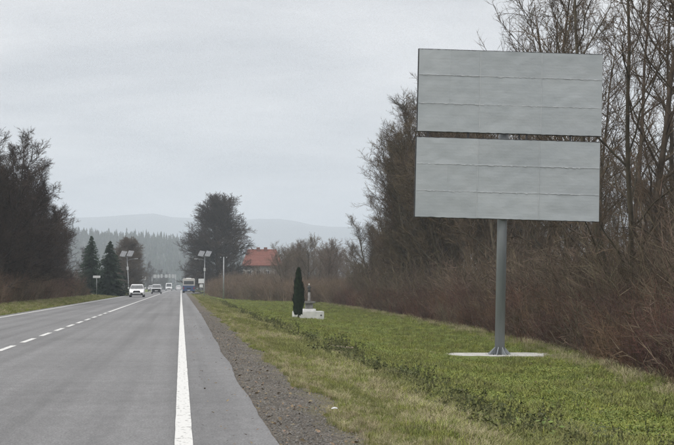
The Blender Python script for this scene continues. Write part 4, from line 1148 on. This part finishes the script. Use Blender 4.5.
for k in range(1200):      # pale straw at the foot of the thicket
    y = depth(24, 180); x = front_x(y) - .5 + rn.gauss(0, .5)
    pts.append((x, y, gz(x, y), rn.gauss(0, .12), rn.gauss(0, .12), rn.uniform(0, 6.3), rn.uniform(.6, 1.2), rn.choice((0, 3, 1, 1))))
scatter('verge_grass', pts, DRY, 'dry straw-coloured and olive grass on the verge between gravel and meadow', 'grass')
pts = []
for c in range(70):
    y = 12 * (210 / 12) ** ((c + rn.random()) / 70); xc = 4.35 + .5 * noise.noise(Vector((y * .15, 0, 31))) + rn.gauss(0, .2)
    sz = rn.uniform(.3, 1.0); kind = rn.choice(((2, 3, 2), (0, 3, 1), (2, 2, 3), (0, 1, 2)))
    for q in range(int(4 + (22 if y > 26 else 11) * sz)):
        x, yy = xc + rn.gauss(0, .30 * (sz + .3)), y + rn.gauss(0, .35 * (1 + y / 40))
        pts.append((x, yy, gz(x, yy), rn.gauss(0, .15), rn.gauss(0, .15), rn.uniform(0, 6.3), rn.uniform(.5, 1.1) * (.55 + .6 * sz), rn.choice(kind)))
for k in range(60):
    y = depth(13, 28); x = rn.uniform(4, lat(690, y))
    pts.append((x, y, gz(x, y), rn.gauss(0, .2), rn.gauss(0, .2), rn.uniform(0, 6.3), rn.uniform(.4, .9), rn.choice((0, 1, 3))))
scatter('ditch_weeds', pts, WED, 'dark withered weeds in a broken line along the shallow ditch', 'weeds')
# left verge
pts = []
for k in range(7000):
    y = depth(48, 260); x = -8.2 - rn.random() ** 1.1 * 3.6
    pts.append((x, y, gz(x, y), rn.gauss(0, .12), rn.gauss(0, .12), rn.uniform(0, 6.3), rn.uniform(.5, 1.0) * (.5 + .5 * min(1, (-8.2 - x))), rn.choice((1, 2, 2, 2, 1, 0))))
scatter('left_verge_grass', pts, DRY, 'green and yellow grass strip along the left road edge', 'grass')
# gravel
M_PEB = mat('pebble', (0.09, 0.086, 0.08), (0.22, 0.21, 0.195), 30, .9, rand=.4)
def pebble(seed):
    rn = random.Random(seed); bm = bmesh.new(); bmesh.ops.create_icosphere(bm, subdivisions=1, radius=1)
    for v in bm.verts: v.co = Vector((v.co.x * rn.uniform(.7, 1.2), v.co.y * rn.uniform(.6, 1.1), v.co.z * rn.uniform(.4, .7)))
    me = bpy.data.meshes.new('pebble'); bm.to_mesh(me); bm.free(); me.materials.append(M_PEB); return bpy.data.objects.new('pebble', me)
pts = []
for k in range(24000):
    y = depth(9.5, 70); x = redge(y) - .05 + abs(rn.gauss(.45, .55))
    if x < redge(y) + .03: continue
    pts.append((x, y, gz(x, y) + .002, rn.uniform(0, 6), rn.uniform(0, 6), rn.uniform(0, 6.3), min(.017, .004 + rn.expovariate(1 / .0042)), rn.randrange(3)))
scatter('gravel', pts, [pebble(i) for i in range(3)], 'loose grey-brown gravel on the road shoulder', 'gravel')
# fallen leaves on the shoulder and verge
M_LEAF = mat('fallen_leaf', (0.13, 0.095, 0.06), (0.21, 0.16, 0.10), 20, .8, rand=.4)
LEAF = [rosette(40 + i, 1, .01, .01, .028, M_LEAF, 'leaf') for i in range(2)]
pts = []
for k in range(800):
    y = depth(9.5, 60); x = redge(y) + .02 + abs(rn.gauss(0, .55)) if k % 6 else rn.uniform(.2, .8)
    pts.append((x, y, max(gz(x, y), 0 if x < redge(y) else -9) + .012, rn.gauss(0, .3), rn.gauss(0, .3), rn.uniform(0, 6.3), rn.uniform(.5, 1.1), k % 2))
for k in range(900):
    y = depth(14, 70); x = rn.uniform(4.5, min(front_x(y), lat(700, y)))
    pts.append((x, y, gz(x, y) + .08, rn.gauss(0, .4), rn.gauss(0, .4), rn.uniform(0, 6.3), rn.uniform(.6, 1.3), k % 2))
scatter('fallen_leaves', pts, LEAF, 'small brown leaves strewn over the gravel shoulder and meadow', 'leaves')
# scrap of paper and bleached plank
p = at_y(334.5, 421, 14.1)
V = [tuple(.33 * q for q in v) for v in ((-.10, -.05, 0), (.0, -.06, .02), (.10, -.03, .005), (.09, .05, .03), (-.01, .06, .05), (-.1, .04, .012))]
o = tag(obj('paper_scrap', pymesh('paper_scrap', V, [(0, 1, 4, 5), (1, 2, 3, 4)]), M_BOX, None, (lat(334.5, 13.6), 13.6, gz(lat(334.5, 13.6), 13.6) + .10)), 'scrap of white paper lying in the verge grass near the gravel', 'litter')
sd = o.modifiers.new('thickness', 'SOLIDIFY'); sd.thickness = .004
M_WOOD = mat('bleached_wood', (0.34, 0.28, 0.21), (0.46, 0.40, 0.31), 8, .9, .004, 30, stretch=(1, 8, 8))
py_ = 38.0
bm = bmesh.new(); box(bm, -.34, .34, -.05, .05, 0, .04, .008)
o = tag(obj('plank', bm, M_WOOD, None, (lat(342, py_), py_, gz(lat(342, py_), py_) + .17)), 'short bleached plank lying among the ditch weeds', 'plank')
o.rotation_euler = (0, R(4), R(-20))

# ------------------------------------------------------------------ haze
bm = bmesh.new(); box(bm, -9100, 9100, -300, 9100, -14, 420)
hz = obj('haze', bm)
m = bpy.data.materials.new('haze_air'); m.use_nodes = True
t = m.node_tree; t.nodes.clear()
o_ = t.nodes.new('ShaderNodeOutputMaterial'); pv = t.nodes.new('ShaderNodeVolumePrincipled')
pv.inputs['Color'].default_value = (0.82, 0.91, 1.0, 1); pv.inputs['Density'].default_value = 0.00034; pv.inputs['Anisotropy'].default_value = 0.0
t.links.new(pv.outputs[0], o_.inputs['Volume'])
hz.data.materials.append(m)
tag(hz, 'thin pale blue haze in the air over the whole view', 'haze', kind='stuff')
